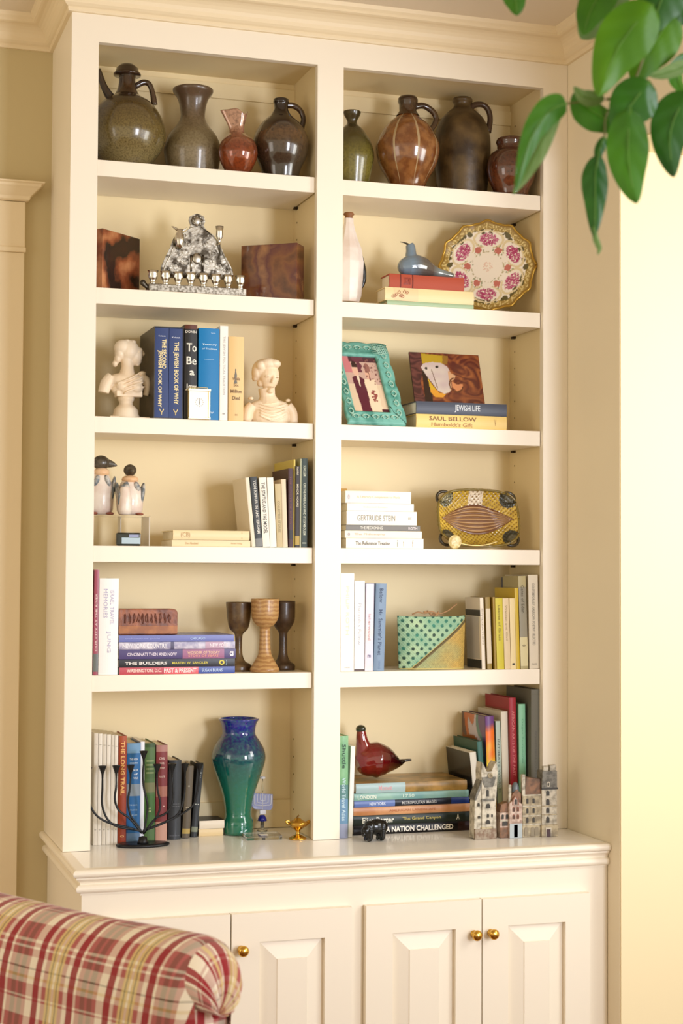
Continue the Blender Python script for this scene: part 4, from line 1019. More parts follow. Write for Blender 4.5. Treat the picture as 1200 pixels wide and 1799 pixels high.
up('tallest pale grey green slim book beside the black ones', 526.5, 529, 806, y+0.001, z, 'b6b795', D=0.18, hard=False, group=G6)
up('tall dark green book with pale capitals at the right end', 529.5, 539.5, 805, y, z, '30402f', D=0.18, hard=False, group=G6,
   texts=[('SCHOLEM', 0.14, 0.12, 0.5, 'c9ccb4', 'd'), ('ON THE KABBALAH AND ITS SYMBOLISM', 0.57, 0.58, 0.45, 'c9ccb4', 'd'), ('-', 0.95, 0.7, 0.01, 'c9ccb4', 's')])

# ------------------------------------------------------------------ fourth row, right bay
G7 = 'horizontal paperbacks in the right bay'
rows = [(960, 963.5, 608, 744, 945.5, 'fbf4e2', 'white book titled The Reference, lowest of the stack in the right bay', [('The Reference Treatise', 0.34, 0.44, 0.36, '5c564c', 'd', 0.5), ('i', 0.66, 0.006, 0.7, '4a4640', 'd'), ('t', 0.74, 0.01, 0.6, '8a8478', 'd'), ('f', 0.86, 0.012, 0.75, '6a4640', 'd')]),
        (0, 0, 606, 741, 932.5, 'fdf1d8', 'cream book with faint pink lettering, second from the bottom of the stack', [('The Philosophy', 0.32, 0.40, 0.35, 'dcae9a', 'd', 0.5), ('o', 0.05, 0.03, 0.4, '9a86a0', 'd')]),
        (0, 0, 608, 738, 922.5, '8d8982', 'grey book with white title in the middle of the stack', [('THE RECKONING', 0.34, 0.30, 0.5, 'f2eee0', 'd', 0.5), ('ROTH', 0.9, 0.12, 0.5, 'e8dede', 'd', 0.5)]),
        (0, 0, 609, 732, 898, 'fdf6e6', 'thickest white book of the stack, with thin grey capitals', [('GERTRUDE STEIN', 0.42, 0.54, 0.42, '8d887c', 'd', 0.5, 0.0), ('oc', 0.9, 0.05, 0.2, 'b0ac9c', 'd')]),
        (0, 0, 610, 727, 884.5, 'fef5e0', 'plain white book second from the top of the stack', [('Selected Essays', 0.42, 0.36, 0.22, 'e8d8b8', 'd')]),
        (0, 0, 607, 722, 863, 'fdf2dc', 'cream topmost book of the stack beside the centre post', [('A Literary Companion to Paris', 0.5, 0.66, 0.26, 'e0cca8', 'd'), ('o', 0.05, 0.03, 0.4, 'b8a0b8', 'd')])]
zz = z; y = 0.022
for _, _, a, b, top, c, lab, tx in rows:
    zt_ = zat(660, top, y); lay(lab, a, b, zt_-zz-0.0006, y, zz, c, D=0.12, row=(top+6), hard=False, texts=tx, group=G7, page=PGW); zz = zt_
up('golden yellow book standing behind the white horizontal stack', 598, 609, 858, 0.16, z, 'd8a01e', D=0.05, hard=False)
# ceramic tray, oval shell with four dark corners and a fluted centre
y = 0.06; pc = aty(839, 910, 0.075); k = mpp(pc.x, 0.075)
A, Bv = 76*k, 51*k
def sup(u, v):
    x = (u-0.5)*2; w = (v-0.5)*2; m_ = max(abs(x), abs(w)); l = (abs(x)**3.2+abs(w)**3.2)**(1/3.2)
    s_ = m_/l if l > 0 else 0
    return x*s_, w*s_
def LW(x): return 0.54*max(0.02, 1-(abs(x)/0.90)**1.8)**1.05
def lens(x, w): return 1-(w/LW(x))**2 if abs(x) < 0.90 else -1
def traypt(u, v, back=0.0):
    x, w = sup(u, v); r = max(abs((u-0.5)*2), abs((v-0.5)*2))
    d = -0.022*max(0, (r-0.35)/0.65)**2
    le = lens(x, w)
    if le > 0: d += 0.0035*min(1, le*2)+0.0016*math.sin(24*w/LW(x))
    else: d += 0.0012*math.sin(x*62)*math.sin(w*42)
    if abs(x) > 0.70 and abs(w) > 0.55: d -= 0.006
    return Vector((x*A, d+back, w*Bv))
def traycol(u, v):
    x, w = sup(u, v); le = lens(x, w); nz = noise.noise(Vector((x*5, w*5, 3)))
    cd_ = math.hypot((abs(x)-0.80)/0.22, (abs(w)-0.74)/0.34)
    if cd_ < 1: 
        c = (0.20, 0.19, 0.13) if cd_ > 0.5 else (0.34, 0.32, 0.24)
        if x < 0 and w > 0 and noise.noise(Vector((x*40, w*40, 1))) > 0.15: c = (0.72, 0.68, 0.52)
        return srgb(c)[:3]
    if le > 0:
        q = w/LW(x); s_ = math.sin(24*q)
        c = Vector((0.74, 0.58, 0.38)).lerp(Vector((0.42, 0.26, 0.15)), 0.5-0.5*s_)
        if le < 0.22: c = Vector((0.44, 0.27, 0.16))
        return srgb(tuple(c))[:3]
    dots = math.sin(x*62)*math.sin(w*42+(1.5 if int(x*9.9) % 2 else 0))
    c = Vector((0.82, 0.68, 0.25)).lerp(Vector((0.70, 0.56, 0.16)), 0.5+nz)
    if abs(x) < 0.18 and w > 0.3: c = Vector((0.90, 0.84, 0.74))
    if w < -0.3: c = c*0.92
    if dots > 0.45: c = Vector((0.48, 0.34, 0.09))
    return srgb(tuple(c))[:3]
t = thing('ceramic_tray', 'mustard yellow ceramic tray with fluted oval centre and dark corners', 'tray', (pc.x, 0.0, z+0.0005))
tl = R(13); RT = Matrix.Rotation(-tl, 4, 'X') 
a_ = part(t, 'bowl', MB().grid(lambda u, v: traypt(u, v), 150, 100, True, traycol), paintmat('tray_glaze', 0.22, 0.5), fix=False)
b_ = part(t, 'underside', MB().grid(lambda u, v: traypt(u, v, 0.005), 40, 30, True), mat('olive_underside', '6f5c20', 0.4), fix=False)
rimp = []
for i in range(97):
    an = i*2*PI/96; c_, s_ = math.cos(an), math.sin(an); q = max(abs(c_), abs(s_)); rimp.append(traypt(0.5+0.5*c_/q, 0.5+0.5*s_/q)+Vector((0, 0.0025, 0)))
c_ = part(t, 'rim', MB().tube(rimp, 0.0035, 8, 1), mat('olive_rim', '7a6524', 0.3, coat=0.4))
ears = []
for sx in (-1, 1):
    for sz_ in (-1, 1):
        base = math.atan2(sz_, sx); cx_, cz_ = sx*A*0.80, sz_*Bv*0.72
        pts = [(cx_+0.0195*math.cos(base+q_), -0.012, cz_+0.0175*math.sin(base+q_)) for q_ in [(-1.75+3.5*i/10) for i in range(11)]]
        ears.append(part(t, 'corner_handle', MB().tube(pts, [0.003]+[0.0042]*9+[0.003], 10, 2), mat('dark_umber_glaze', '3a3020', 0.25, coat=0.5)))
for o in [a_, b_, c_]+ears:
    o.rotation_euler = (-tl, 0, 0); o.location = (0, 0.085, Bv*math.cos(tl)+0.004)
# small brooch pin in front of the tray
y = 0.028; q = aty(799, 955, y); k = mpp(q.x, y)
t = thing('brooch', 'round cream brooch with a gold pin leaning against the yellow tray', 'brooch', (q.x, y, z+0.0005))
M = Matrix.Translation((0, 0, 12.5*k)) @ Matrix.Rotation(PI/2, 4, 'X')
part(t, 'disc', MB().lathe([(0.0004, -0.001), (11.5*k, -0.001), (12.5*k, 0.001), (11.5*k, 0.003), (9*k, 0.002), (8.5*k, 0.003), (5*k, 0.0022), (0.0004, 0.003)], 28, M=M, cap=False), mat('cream_enamel', 'e8d6a2', 0.3, col2='c8b070', scale=150))
part(t, 'pin', MB().tube([(10*k, 0.001, 10*k), (35*k, 0.001, 6.5*k), (60*k, 0.002, 8*k), (82*k, 0.004, 14*k)], [0.0016, 0.0018, 0.0018, 0.0022], 8), mat('pale_gold_pin', 'e6cf8c', 0.3, metal=0.6))
# ------------------------------------------------------------------ fifth row, left bay
z = Sz[4]
y = 0.022
up('tall rose red book against the left side of the shelf', 163.5, 172, 1001, y, z, 'b8586a', D=0.16, top=166, hard=False, rough=0.3,
   texts=[('OUR CITY AT THE RIVER', 0.50, 0.55, 0.4, 'ecd0cc', 'u')], bands=[(0.80, 0.97, '7c807a')])
up('wide white book with faint violet handwriting on its spine', 172.5, 206.5, 1016, y-0.002, z, 'f4f2ee', D=0.16, top=175, page=PGW,
   texts=[('ISRAEL TRAVEL', 0.30, 0.36, 0.20, 'b0a8c8', 'd', 0.66, 0.0), ('MEMORIES', 0.26, 0.30, 0.20, 'b4aecd', 'd', 0.32, 0.0), ('JUNG', 0.66, 0.22, 0.24, 'b0a8c8', 'd', 0.5, 0.0)])
G8 = 'city books stacked under the carved box'
zz = z; y = 0.018; 
def covm(name, c1, c2, sc=14, lo=0.45, hi=0.55): return mat('jacket_'+name, c1, 0.3, col2=c2, scale=sc, lo=lo, hi=hi)
tops = [1171.5, 1157.5, 1140.5, 1127.5, 1115.5]
sp = [(210, 412.5, mat('jacket_washington', 'dd5a62', 0.3, col2='4a62b0', scale=2.2, detail=0, lo=0.52, hi=0.56), 'red and blue book lettered WASHINGTON, D.C. at the bottom of the city stack',
       [('WASHINGTON, D.C.', 0.21, 0.30, 0.6, 'ffd8cc', 'd', 0.5, 0.03), ('PAST & PRESENT', 0.52, 0.28, 0.62, 'ffe6e4', 'd', 0.5, 0.03), ('SUSAN BURNS', 0.80, 0.18, 0.45, 'c8dcf8', 'd', 0.5)], [(0.0, 0.38, 'd85460'), (0.68, 1.0, '4a60b4')]),
      (209, 412.5, '231f22', 'black book with white title and yellow author line in the city stack', [('THE BUILDERS', 0.23, 0.36, 0.38, 'ece6e0', 'd', 0.5, 0.03), ('MARTIN W. SANDLER', 0.61, 0.31, 0.30, 'd8c84a', 'd', 0.5), ('O', 0.885, 0.05, 0.66, 'e0d24a', 'd', 0.5, 0.04), (')', 0.925, 0.01, 0.7, '9ab8c8', 'd')], []),
      (209, 414, '54427e', 'purple book titled CINCINNATI with a pink half', [('CINCINNATI THEN AND NOW', 0.28, 0.42, 0.36, 'e8dcec', 'd', 0.5, 0.02), ('WONDER OF TODAY', 0.72, 0.28, 0.30, 'e8c0a0', 'd', 0.64), ('STORY OF YEARS', 0.72, 0.26, 0.26, 'e09a8a', 'd', 0.3), ('cs', 0.965, 0.035, 0.5, 'f4eef4', 'd', 0.5, 0.04)], [(0.54, 0.90, 'b06a92')]),
      (209, 413, mat('jacket_greyphoto', '8d86a4', 0.3, col2='cfc8d4', scale=40), 'grey and lilac book second from the top of the city stack', [('NEW YORK COUNTRY', 0.22, 0.38, 0.62, 'f0eef4', 'd', 0.5, 0.02), ('NEW YORK', 0.86, 0.16, 0.55, 'f4e8ee', 'd', 0.5, 0.02)], [(0.44, 0.47, '5c5676'), (0.74, 0.90, 'c8a4ba')]),
      (209, 411, '7c84cc', 'periwinkle blue book on top of the city stack', [('CHICAGO', 0.68, 0.13, 0.4, 'b8d0f4', 'd', 0.5), ('architecture guide', 0.2, 0.3, 0.3, '9aa0dc', 'd')], [])]
for (a, b, c, lab, tx, bd), top in zip(sp, tops):
    zt_ = zat(310, top, y); lay(lab, a, b, zt_-zz-0.0006, y, zz, c, D=0.165, row=top+6, hard=False, texts=tx, bands=bd, group=G8, rough=0.3, page=PGW); zz = zt_
# carved wooden box
y = 0.045; xa = aty(209, 1095, y).x; xb_ = aty(312, 1095, y).x; h = zat(260, 1070, y)-zz-0.0005
CW = mat('carved_reddish_wood', 'a05c34', 0.4, col2='6d3a22', scale=30, bump=0.4, bscale=80)
t = thing('carved_box', 'reddish wooden box with carved band lying on the city books', 'box', (xa, y, zz+0.0005))
rr = 0.010; w = xb_-xa
pts = [(0, 0), (w, 0)]+[(w-rr+rr*math.cos(a), h-rr+rr*math.sin(a)) for a in [i*PI/12 for i in range(7)]]+[(0, h)]
part(t, 'body', MB().prism(pts, 0, 0.06, axis=1), CW, bevel=0.0015)
lt = MB(); rnd = random.Random(3)
for i in range(11):
    cx_ = w*0.10+i*w*0.075
    for j in range(3):
        a0 = (cx_+rnd.uniform(-.002, .002), -0.0006, h*0.84-rnd.uniform(0, .004)); b0 = (cx_+rnd.uniform(-.004, .004), -0.0006, h*0.42+rnd.uniform(0, .006))
        mid = ((a0[0]+b0[0])/2+rnd.uniform(-.004, .004), -0.0012, (a0[2]+b0[2])/2+rnd.uniform(-.003, .003))
        lt.tube([a0, mid, b0], [0.0007, 0.0011, 0.0007], 6, 3)
part(t, 'carving', lt, mat('dark_carving', '6b3622', 0.5))
part(t, 'lower_band', MB().box(0.0004, w-0.0004, -0.0008, 0.0002, h*0.05, h*0.34), mat('ochre_wood_band', 'b5702f', 0.4, col2='96551f', scale=30))
# three goblets
def goblet(label, ax, y, top, bot, pts, m):
    x = aty(ax, bot, y).x; k = mpp(x, y); zb_ = aty(ax, top, y).z-z; pr = []
    for hw, py in pts: pr.append((hw*k, max(0.0004, aty(ax, py, y).z-z)))
    pr[-1] = (pr[-1][0], 0.0004); s = smooth_prof(pr, 3)[::-1]
    cup = [(r-0.0025, q) for r, q in s[::-1] if q > zb_*0.62]
    t = thing('goblet', label, 'goblet', (x, y, z+0.0003), (0, 0, 0), 'pottery goblets')
    cut = [i for i, (r, q) in enumerate(s) if q > zb_*0.52][0]
    part(t, 'stem', MB().lathe([(0.0004, 0.0004)]+s[:cut+1], 40, cap=False), m)
    part(t, 'bowl', MB().lathe(s[cut:]+[(max(r, 0.0004), q) for r, q in cup]+[(0.0004, cup[-1][1]-0.002)], 44, cap=False), m)
BR = mat('brown_pottery', '6e5533', 0.35, coat=0.25, col2='4a3420', scale=30)
TN = mat('banded_tan_pottery', 'b8905a', 0.38, coat=0.2, col2='a07444', scale=30, wave='Z')
goblet('brown pottery goblet behind the city books, leftmost of three goblets', 419, 0.10, 1056, 1170, [(23, 1058), (22, 1070), (20, 1090), (16, 1105), (9, 1112), (6.5, 1118), (6, 1135), (7, 1150), (12, 1162), (22, 1168), (23, 1171)], BR)
goblet('tan banded pottery goblet in the middle of three goblets', 465, 0.05, 1050, 1177, [(25, 1052), (24.5, 1064), (23.5, 1085), (16, 1098), (9.5, 1103), (9, 1112), (10, 1135), (12, 1150), (17, 1160), (23, 1170), (26, 1176), (25, 1177)], TN)
goblet('dark brown pottery goblet at the right, partly hidden by tan goblet', 497, 0.12, 1053, 1170, [(21, 1056), (21, 1070), (20, 1090), (14, 1103), (8, 1111), (7, 1125), (8, 1150), (13, 1162), (21, 1168), (21, 1170)], mat('dark_brown_pottery', '4f3a24', 0.4, coat=0.2, col2='3a2818', scale=30))

# ------------------------------------------------------------------ fifth row, right bay
y = 0.02; G9 = 'pale books at the left of the right bay'
up('tallest white book beside the centre post', 598.5, 621.5, 1007, y, z, 'f6f3ea', D=0.15, page=PGW, group=G9, hard=False, texts=[('PHILIP ROTH', 0.38, 0.5, 0.26, 'e8e4cc', 'd'), ('PAGES', 0.96, 0.4, 0.01, 'a8a49c', 's')])
up('white book with a brown foot band and faint grey title', 622.5, 640, 1020, y+0.003, z, 'f5f2ec', D=0.15, top=623.5, page=PGW, group=G9, hard=False, bands=[(0.975, 1.0, '6a5650')], texts=[("Pharaoh's Fallow", 0.48, 0.46, 0.34, 'bcbcc4', 'd', 0.5, 0.0)])
up('pinkish white marbled slim book', 641, 655, 1025, y+0.003, z, mat('jacket_pinkish', 'e8d6d6', 0.4, col2='d6d4e6', scale=16), D=0.14, top=643.5, page=PGW, group=G9, hard=False, texts=[('m', 0.83, 0.4, 0.03, '6a6284', 's'), ('Isherwood', 0.5, 0.3, 0.3, 'd0a8a4', 'd')])
up('slate blue book with dark serif title, leaning right', 656, 674.5, 1025, y+0.002, z, '8ba3bf', D=0.14, top=661, group=G9, texts=[('Bellow', 0.14, 0.16, 0.34, '30405c', 'd', 0.5), ("Mr. Sammler's Planet", 0.56, 0.52, 0.36, '3c4e6c', 'd', 0.5), ('VIKING', 0.93, 0.1, 0.2, '6f88a8', 'd')])
# woven purse
y = 0.05; pc = aty(761, 1170, y); k = mpp(pc.x, y)
def pcol(u, v):
    x, w = u*127, (1-v)*92
    nz = noise.noise(Vector((u*4, v*4, 2))); nz2 = noise.noise(Vector((u*26, v*26, 5)))
    dg = (w-8)-(127-x)*0.78                                 # below the flap line when > 0
    wv = math.sin(x*1.7)*math.sin(w*1.7)
    if dg < -3:
        c = Vector((0.66, 0.76, 0.60)).lerp(Vector((0.50, 0.66, 0.54)), 0.5+nz)
        gx = (x/16.0+w/16.0); gy = (x/16.0-w/16.0)
        fx, fy = gx-round(gx), gy-round(gy)
        if math.hypot(fx, fy) < 0.27+0.07*nz2: c = Vector((0.16, 0.28, 0.22)).lerp(Vector((0.20, 0.46, 0.38)), 0.5+nz*1.5)
    elif dg < 4: c = Vector((0.40, 0.34, 0.20)) if dg > -1 else Vector((0.70, 0.66, 0.42))
    else:
        c = Vector((0.64, 0.66, 0.46)).lerp(Vector((0.78, 0.64, 0.32)), min(1, max(0, (x-60)/50+nz*0.6)))
        c = c*(0.92+0.10*wv+0.10*nz2)
    return srgb(tuple(max(0, min(1, q)) for q in c))[:3]
def ppt(u, v, sgn=-1):
    w = (u-0.5)*2; h_ = v
    pinch = 1-0.02*math.sin(h_*PI)*0
    x = w*62*k*(1.0+0.025*(2*v-1)); th_ = 0.020*(1-abs(w)**5)*math.sqrt(max(0.0, 1-v**4*0.75))*(0.6+0.4*math.cos(w))
    d = 0.0006*math.sin(u*150)*math.sin(v*110)
    fl = 0.003*(1 if ((1-v)*92-8)-(127-u*127)*0.78 > 0 else 0)
    return Vector((x, sgn*(th_+0.001+(d+fl if sgn < 0 else 0)), v*92*k+0.003*(abs(w)**3)*v))
t = thing('woven_purse', 'small woven green and ochre purse with a dotted flap', 'purse', (pc.x, y+0.015, z+0.0005))
part(t, 'front', MB().grid(lambda u, v: ppt(u, v, -1), 170, 120, True, pcol), paintmat('woven_print', 0.6, 0.0), fix=False)
part(t, 'back', MB().grid(lambda u, v: ppt(u, v, 1), 30, 20, True), mat('olive_weave', '8c8a58', 0.7), fix=False)
part(t, 'bottom_seam', MB().tube([ppt(i/12, 0.0, -1)+Vector((0, 0.001, 0.0022)) for i in range(13)], 0.002, 8, 2), mat('ochre_cord', 'c9b468', 0.6))
CD = mat('tan_cord', 'a88058', 0.6)
zt_ = 92*k
cordm = MB().tube([(-35*k, 0.004, zt_+4*k), (-25*k, 0, zt_+8*k), (-12*k, 0.002, zt_+6*k), (0, -0.002, zt_+9*k), (14*k, 0, zt_+5*k), (30*k, 0.004, zt_+9*k), (44*k, 0.01, zt_+17*k), (52*k, 0.014, zt_+22*k)], 0.0018, 8)
part(t, 'cord', cordm, CD)
kn = MB(); rnd = random.Random(5)
kn.tube([(-14*k+6*k*i*0.8+rnd.uniform(-2, 2)*k, rnd.uniform(-.004, .004), zt_+(5+rnd.uniform(-3, 5))*k) for i in range(7)], 0.0022, 8)
kn.tube([(14*k-5*k*i+rnd.uniform(-3, 3)*k, rnd.uniform(-.004, .004), zt_+(4+rnd.uniform(-3, 6))*k) for i in range(6)], 0.002, 8)
part(t, 'knot', kn, CD)
# books on the right of the right bay
G10 = 'books at the right end of the right bay'
y = 0.02
# small pale book with black bands: spine at front, cover seen from the left
b1 = up('white book with black cover bands right of the woven purse', 847, 853, 1050, y, z, 'e8dac4', D=0.10, top=843, hard=False, page=PGW, group=G10,
   texts=[('CIVILIZATION', 0.40, 0.5, 0.4, '9a8c74', 'd')])
th_ = b1.rotation_euler[1]
for zlo, zhi in ((0.002, 0.024), (0.137, 0.153)):
    part(b1, 'black_band', MB().box(-0.0006, -0.0001, 0.001, 0.0995, zlo, zhi), mat('black_ink', '181614', 0.4))
part(b1, 'grey_panel', MB().box(-0.0006, -0.0001, 0.012, 0.0985, 0.026, 0.135), mat('grey_panel_ink', 'b4aea6', 0.4))
up('cream paperback with a white front panel, right of the black banded one', 856.5, 864.5, 1049, y+0.006, z, 'a88a34', D=0.10, top=852.5, hard=False, group=G10, bands=[(0.16, 0.92, 'dcccae')])
up('very slim ochre book beside the lemon yellow one', 869.2, 873, 1049, y, z, 'b08f2e', D=0.12, top=865.6, hard=False, group=G10)
up('lemon yellow slim book with dark olive lettering', 873.5, 886, 1051, y, z, 'd3c42c', D=0.12, top=870, hard=False, group=G10, texts=[('Leaves of Grass', 0.35, 0.5, 0.3, '8a7c1c', 'd')])
up('peach cream slim book right of the lemon yellow one', 887, 897.5, 1051, y, z, 'e6cfa4', D=0.12, top=883, hard=False, group=G10, texts=[('Walden and Civil', 0.35, 0.5, 0.3, 'b09a70', 'd')])
up('pale cream slim book with a black dot near its foot', 898, 907, 1051, y, z, 'eed9a2', D=0.12, top=895, hard=False, group=G10, texts=[('.', 0.93, 0.6, 0.028, '1c1814', 's')])
up('bright golden yellow book spine next to the grey titled one', 907.5, 913.5, 1033, y, z, 'd9b92e', D=0.13, top=904, hard=False, group=G10)
up('olive and grey book with dark script title and cream foot', 915, 928, 1012, y, z, 'bcae7c', D=0.10, top=910.5, hard=False, group=G10,
   bands=[(0.12, 0.66, 'a49c84'), (0.66, 0.97, 'dcd0a0')], texts=[('Gates of Eden', 0.25, 0.30, 0.42, '5c5238', 'd'), ('o', 0.75, 0.4, 0.02, '5c5238', 's')])
up('tall ivory book with grey title at the far right of the row', 930.5, 947, 1010, y, z, 'e0d4bc', D=0.15, top=928, hard=False, group=G10, page=PGW,
   texts=[('CONTEMPORARY AMERICAN POETRY: SELECTED', 0.42, 0.66, 0.28, '8c8474', 'd'), ('PLUM', 0.95, 0.5, 0.016, 'a09886', 's')])
# taller books behind, seen above the slim ones
b2 = book('pale book standing behind the slim yellow row, board facing left', 0.012, zat(900, 1033, 0.10)-z-0.001, 0.09, 'd8ccb4', (aty(905, 1100, 0.10).x-0.004, 0.128, z+0.0004), hard=False, group=G10)
b3 = book('tall grey blue book with ochre top behind the yellow row', 0.012, zat(900, 1014, 0.12)-z-0.001, 0.075, '8a8a92', (aty(905, 1100, 0.10).x+0.012, 0.145, z+0.0004), hard=False, group=G10, bands=[], rough=0.4)
# ------------------------------------------------------------------ cabinet top, left bay
z = 0.0
G11 = 'matching thin cream volumes in a set'
xs_ = [163.5, 171, 178.5, 186, 193.5, 200, 206.5]
pos_w = ['first', 'second', 'third', 'fourth', 'fifth', 'last']
for i in range(6):
    yb_ = 0.075
    up('thin cream volume of a matching set, %s from the left post' % pos_w[i], xs_[i], xs_[i+1]-0.6, 1288+i*0.8, yb_, z, 'e9e1d2' if i % 2 else 'e4dac8', D=0.12, group=G11, hard=False, bulge=0.0008,
       texts=[('o', 0.86, 0.42, 0.013, '8a8478', 's'), ('~', 0.10, 0.6, 0.008, 'b0a690', 's')])
up('orange red book with gold lettering beside the cream set', 207, 221, 1293, 0.080, z, 'b04a2a', D=0.125, texts=[('THE LONG TRAIL', 0.30, 0.50, 0.5, 'ecb468', 'd', 0.5, 0.03), ('o', 0.93, 0.5, 0.02, 'e8b070', 's')], bands=[(0.0, 0.06, 'c2603a')])
up('blue book with pale title bands behind the iron candleholder', 221.5, 245, 1306, 0.086, z, '2f74b4', D=0.125,
   bands=[(0.0, 0.10, '7aa6cc'), (0.41, 0.53, '93a0ac'), (0.90, 1.0, '6d8cac')],
   texts=[('THE HIGH', 0.16, 0.6, 0.022, 'd4e0ea', 's'), ('COUNTRY', 0.20, 0.6, 0.018, 'c2d6e6', 's'), ('MUIR', 0.27, 0.36, 0.02, 'dce6ee', 's', 0.66), ('of', 0.31, 0.3, 0.02, 'dce6ee', 's', 0.66), ('WILD', 0.35, 0.36, 0.02, 'dce6ee', 's', 0.66),
          ('THE ESSAYS', 0.62, 0.6, 0.012, 'b4d0e6', 's'), ('OF NATURE', 0.67, 0.6, 0.012, 'b4d0e6', 's'), ('AND LIFE', 0.72, 0.6, 0.012, 'b4d0e6', 's')])
up('white jacketed narrow book between the blue and green ones', 245.5, 252.5, 1303, 0.090, z, 'e9ebf2', D=0.12, hard=False, page=PGW)
up('green book with horizontal gilt lines on its spine', 253, 271.5, 1306, 0.092, z, '5c7c48', D=0.12,
   bands=[(0.0, 0.04, '46603a'), (0.22, 0.36, '54743e'), (0.40, 0.50, '87885e'), (0.52, 0.84, '4f7c3c')],
   texts=[('=====', 0.18, 0.7, 0.012, 'b8c088', 's'), ('=====', 0.22, 0.7, 0.012, 'b8c088', 's'), ('=====', 0.26, 0.7, 0.012, 'b8c088', 's'), ('=====', 0.30, 0.7, 0.012, 'b8c088', 's'), ('+', 0.66, 0.2, 0.02, 'dcd8a4', 's'), ('o', 0.69, 0.2, 0.012, 'dcd8a4', 's')])
up('dusty red book with pale label bands, right of the green one', 273, 293, 1309, 0.097, z, '8f3c3e', D=0.12,
   bands=[(0.0, 0.07, 'c08a80'), (0.43, 0.54, 'ba7a68'), (0.80, 1.0, 'd2a08c')],
   texts=[('CIVIL', 0.14, 0.5, 0.025, 'e8ccc0', 's'), ('WAR', 0.19, 0.4, 0.02, 'e8ccc0', 's'), ('STORY', 0.24, 0.55, 0.02, 'e8ccc0', 's'), ('FOOTE', 0.33, 0.5, 0.02, 'e8ccc0', 's'), ('. .', 0.64, 0.5, 0.012, 'e8ccc0', 's')])
up('wide charcoal leather book with ribbed spine and thin rules', 295, 317, 1336, 0.108, z, '3d4044', D=0.10, top=297, bulge=0.004,
   texts=[('----', 0.55, 0.7, 0.004, '7d8086', 's'), ('----', 0.58, 0.7, 0.004, '7d8086', 's'), ('----', 0.95, 0.8, 0.004, '7d8086', 's')])
up('taupe leather book with a gold seal near its foot', 319.5, 333, 1346, 0.120, z, '6e6250', D=0.09, top=327, bulge=0.002,
   texts=[('o', 0.28, 0.2, 0.02, 'dcd4bc', 's'), ('--', 0.58, 0.5, 0.008, 'b8ac90', 's')], bands=[(0.87, 0.94, 'c0a45c')])
up('dark slate leather book leaning right with a silver seal', 335, 346, 1343, 0.128, z, '34383c', D=0.082, top=347, bulge=0.002,
   texts=[('*', 0.12, 0.5, 0.03, 'c8ccc4', 's'), (':', 0.17, 0.4, 0.03, 'c8ccc4', 's'), ('..', 0.55, 0.7, 0.012, 'c8ccc4', 's')], bands=[(0.86, 0.93, '8e9480')])
G12 = 'two small books lying behind the leather volumes'
zz = z; h = zat(370, 1455, 0.135)-0.004
lay('cream jacketed small book lying below a black covered one', 349, 392, 0.018, 0.135, zz, 'e8cfa0', D=0.075, row=1462, group=G12); zz += 0.0185
lay('black covered small book with cream edge lying beside the vase', 350, 394, 0.020, 0.135, zz, mat('black_over_cream', '23242a', 0.4), D=0.075, row=1448, group=G12,
    bands=[(0.0, 1.0, 'e9dcc6')])
# wrought iron candleholder, nine branches
y = 0.036
IR = mat('black_wrought_iron', '1a1b1d', 0.38, metal=0.3, bump=0.15, bscale=120)
xc = aty(251, 1478, y).x; k = mpp(xc, y)
t = thing('candleholder', 'black wrought iron nine branched candleholder on an oval foot', 'candleholder', (xc, y, z+0.0004))
M = Matrix.Diagonal((1, 0.52, 1, 1))
part(t, 'foot', MB().lathe([(0.0004, 0), (45*k, 0), (47.5*k, 0.002), (47*k, 0.0055), (43*k, 0.0075), (20*k, 0.006), (0.0004, 0.006)], 48, M=M, cap=False), IR)
hub = (0, 0, 0.020)
part(t, 'hub', MB().lathe([(0.0004, 0.005), (0.014, 0.006), (0.011, 0.012), (0.010, 0.021), (0.0004, 0.024)], 24, cap=False), IR)
Q = lambda px, py: ((px-251)*k, 0.0, aty(251, py, y).z)
cone = lambda px, py: MB().lathe([(0.0022, -22*k), (0.0028, -14*k), (0.0098, 0), (0.0104, 0.0006), (0.0085, 0.0004), (0.0004, -0.006)], 20, M=Matrix.Translation(Q(px, py)), cap=False)
br = {-4: [(251, 1462), (222, 1452), (190, 1443), (168, 1428), (156, 1405), (153, 1378), (154, 1368)], -3: [(235, 1457), (205, 1450), (188, 1436), (179, 1412), (179, 1385), (179, 1366)],
      -2: [(249, 1464), (228, 1438), (208, 1422), (201, 1402), (203, 1382), (203, 1366)], -1: [(250, 1464), (240, 1448), (229, 1432), (224, 1408), (227, 1385), (228, 1366)],
      0: [(252, 1466), (258, 1430), (258, 1410), (252, 1385), (250, 1362), (251, 1342)], 1: [(252, 1464), (268, 1446), (279, 1428), (281, 1410), (276, 1388), (275, 1366)],
      2: [(253, 1464), (272, 1440), (292, 1430), (303, 1412), (304, 1388), (302, 1366)], 3: [(262, 1456), (290, 1446), (312, 1434), (322, 1412), (325, 1388), (325, 1366)], 4: [(251, 1460), (282, 1450), (318, 1434), (340, 1418), (347, 1398), (350, 1380), (351, 1366)]}
for n_, pts in br.items():
    a = part(t, 'branch', MB().tube([Q(*p) for p in pts], [0.0026]*(len(pts)-1)+[0.0022], 10, 5), IR)
    p = pts[-1]; part(a, 'candle_cup', cone(p[0], p[1]-22), IR)
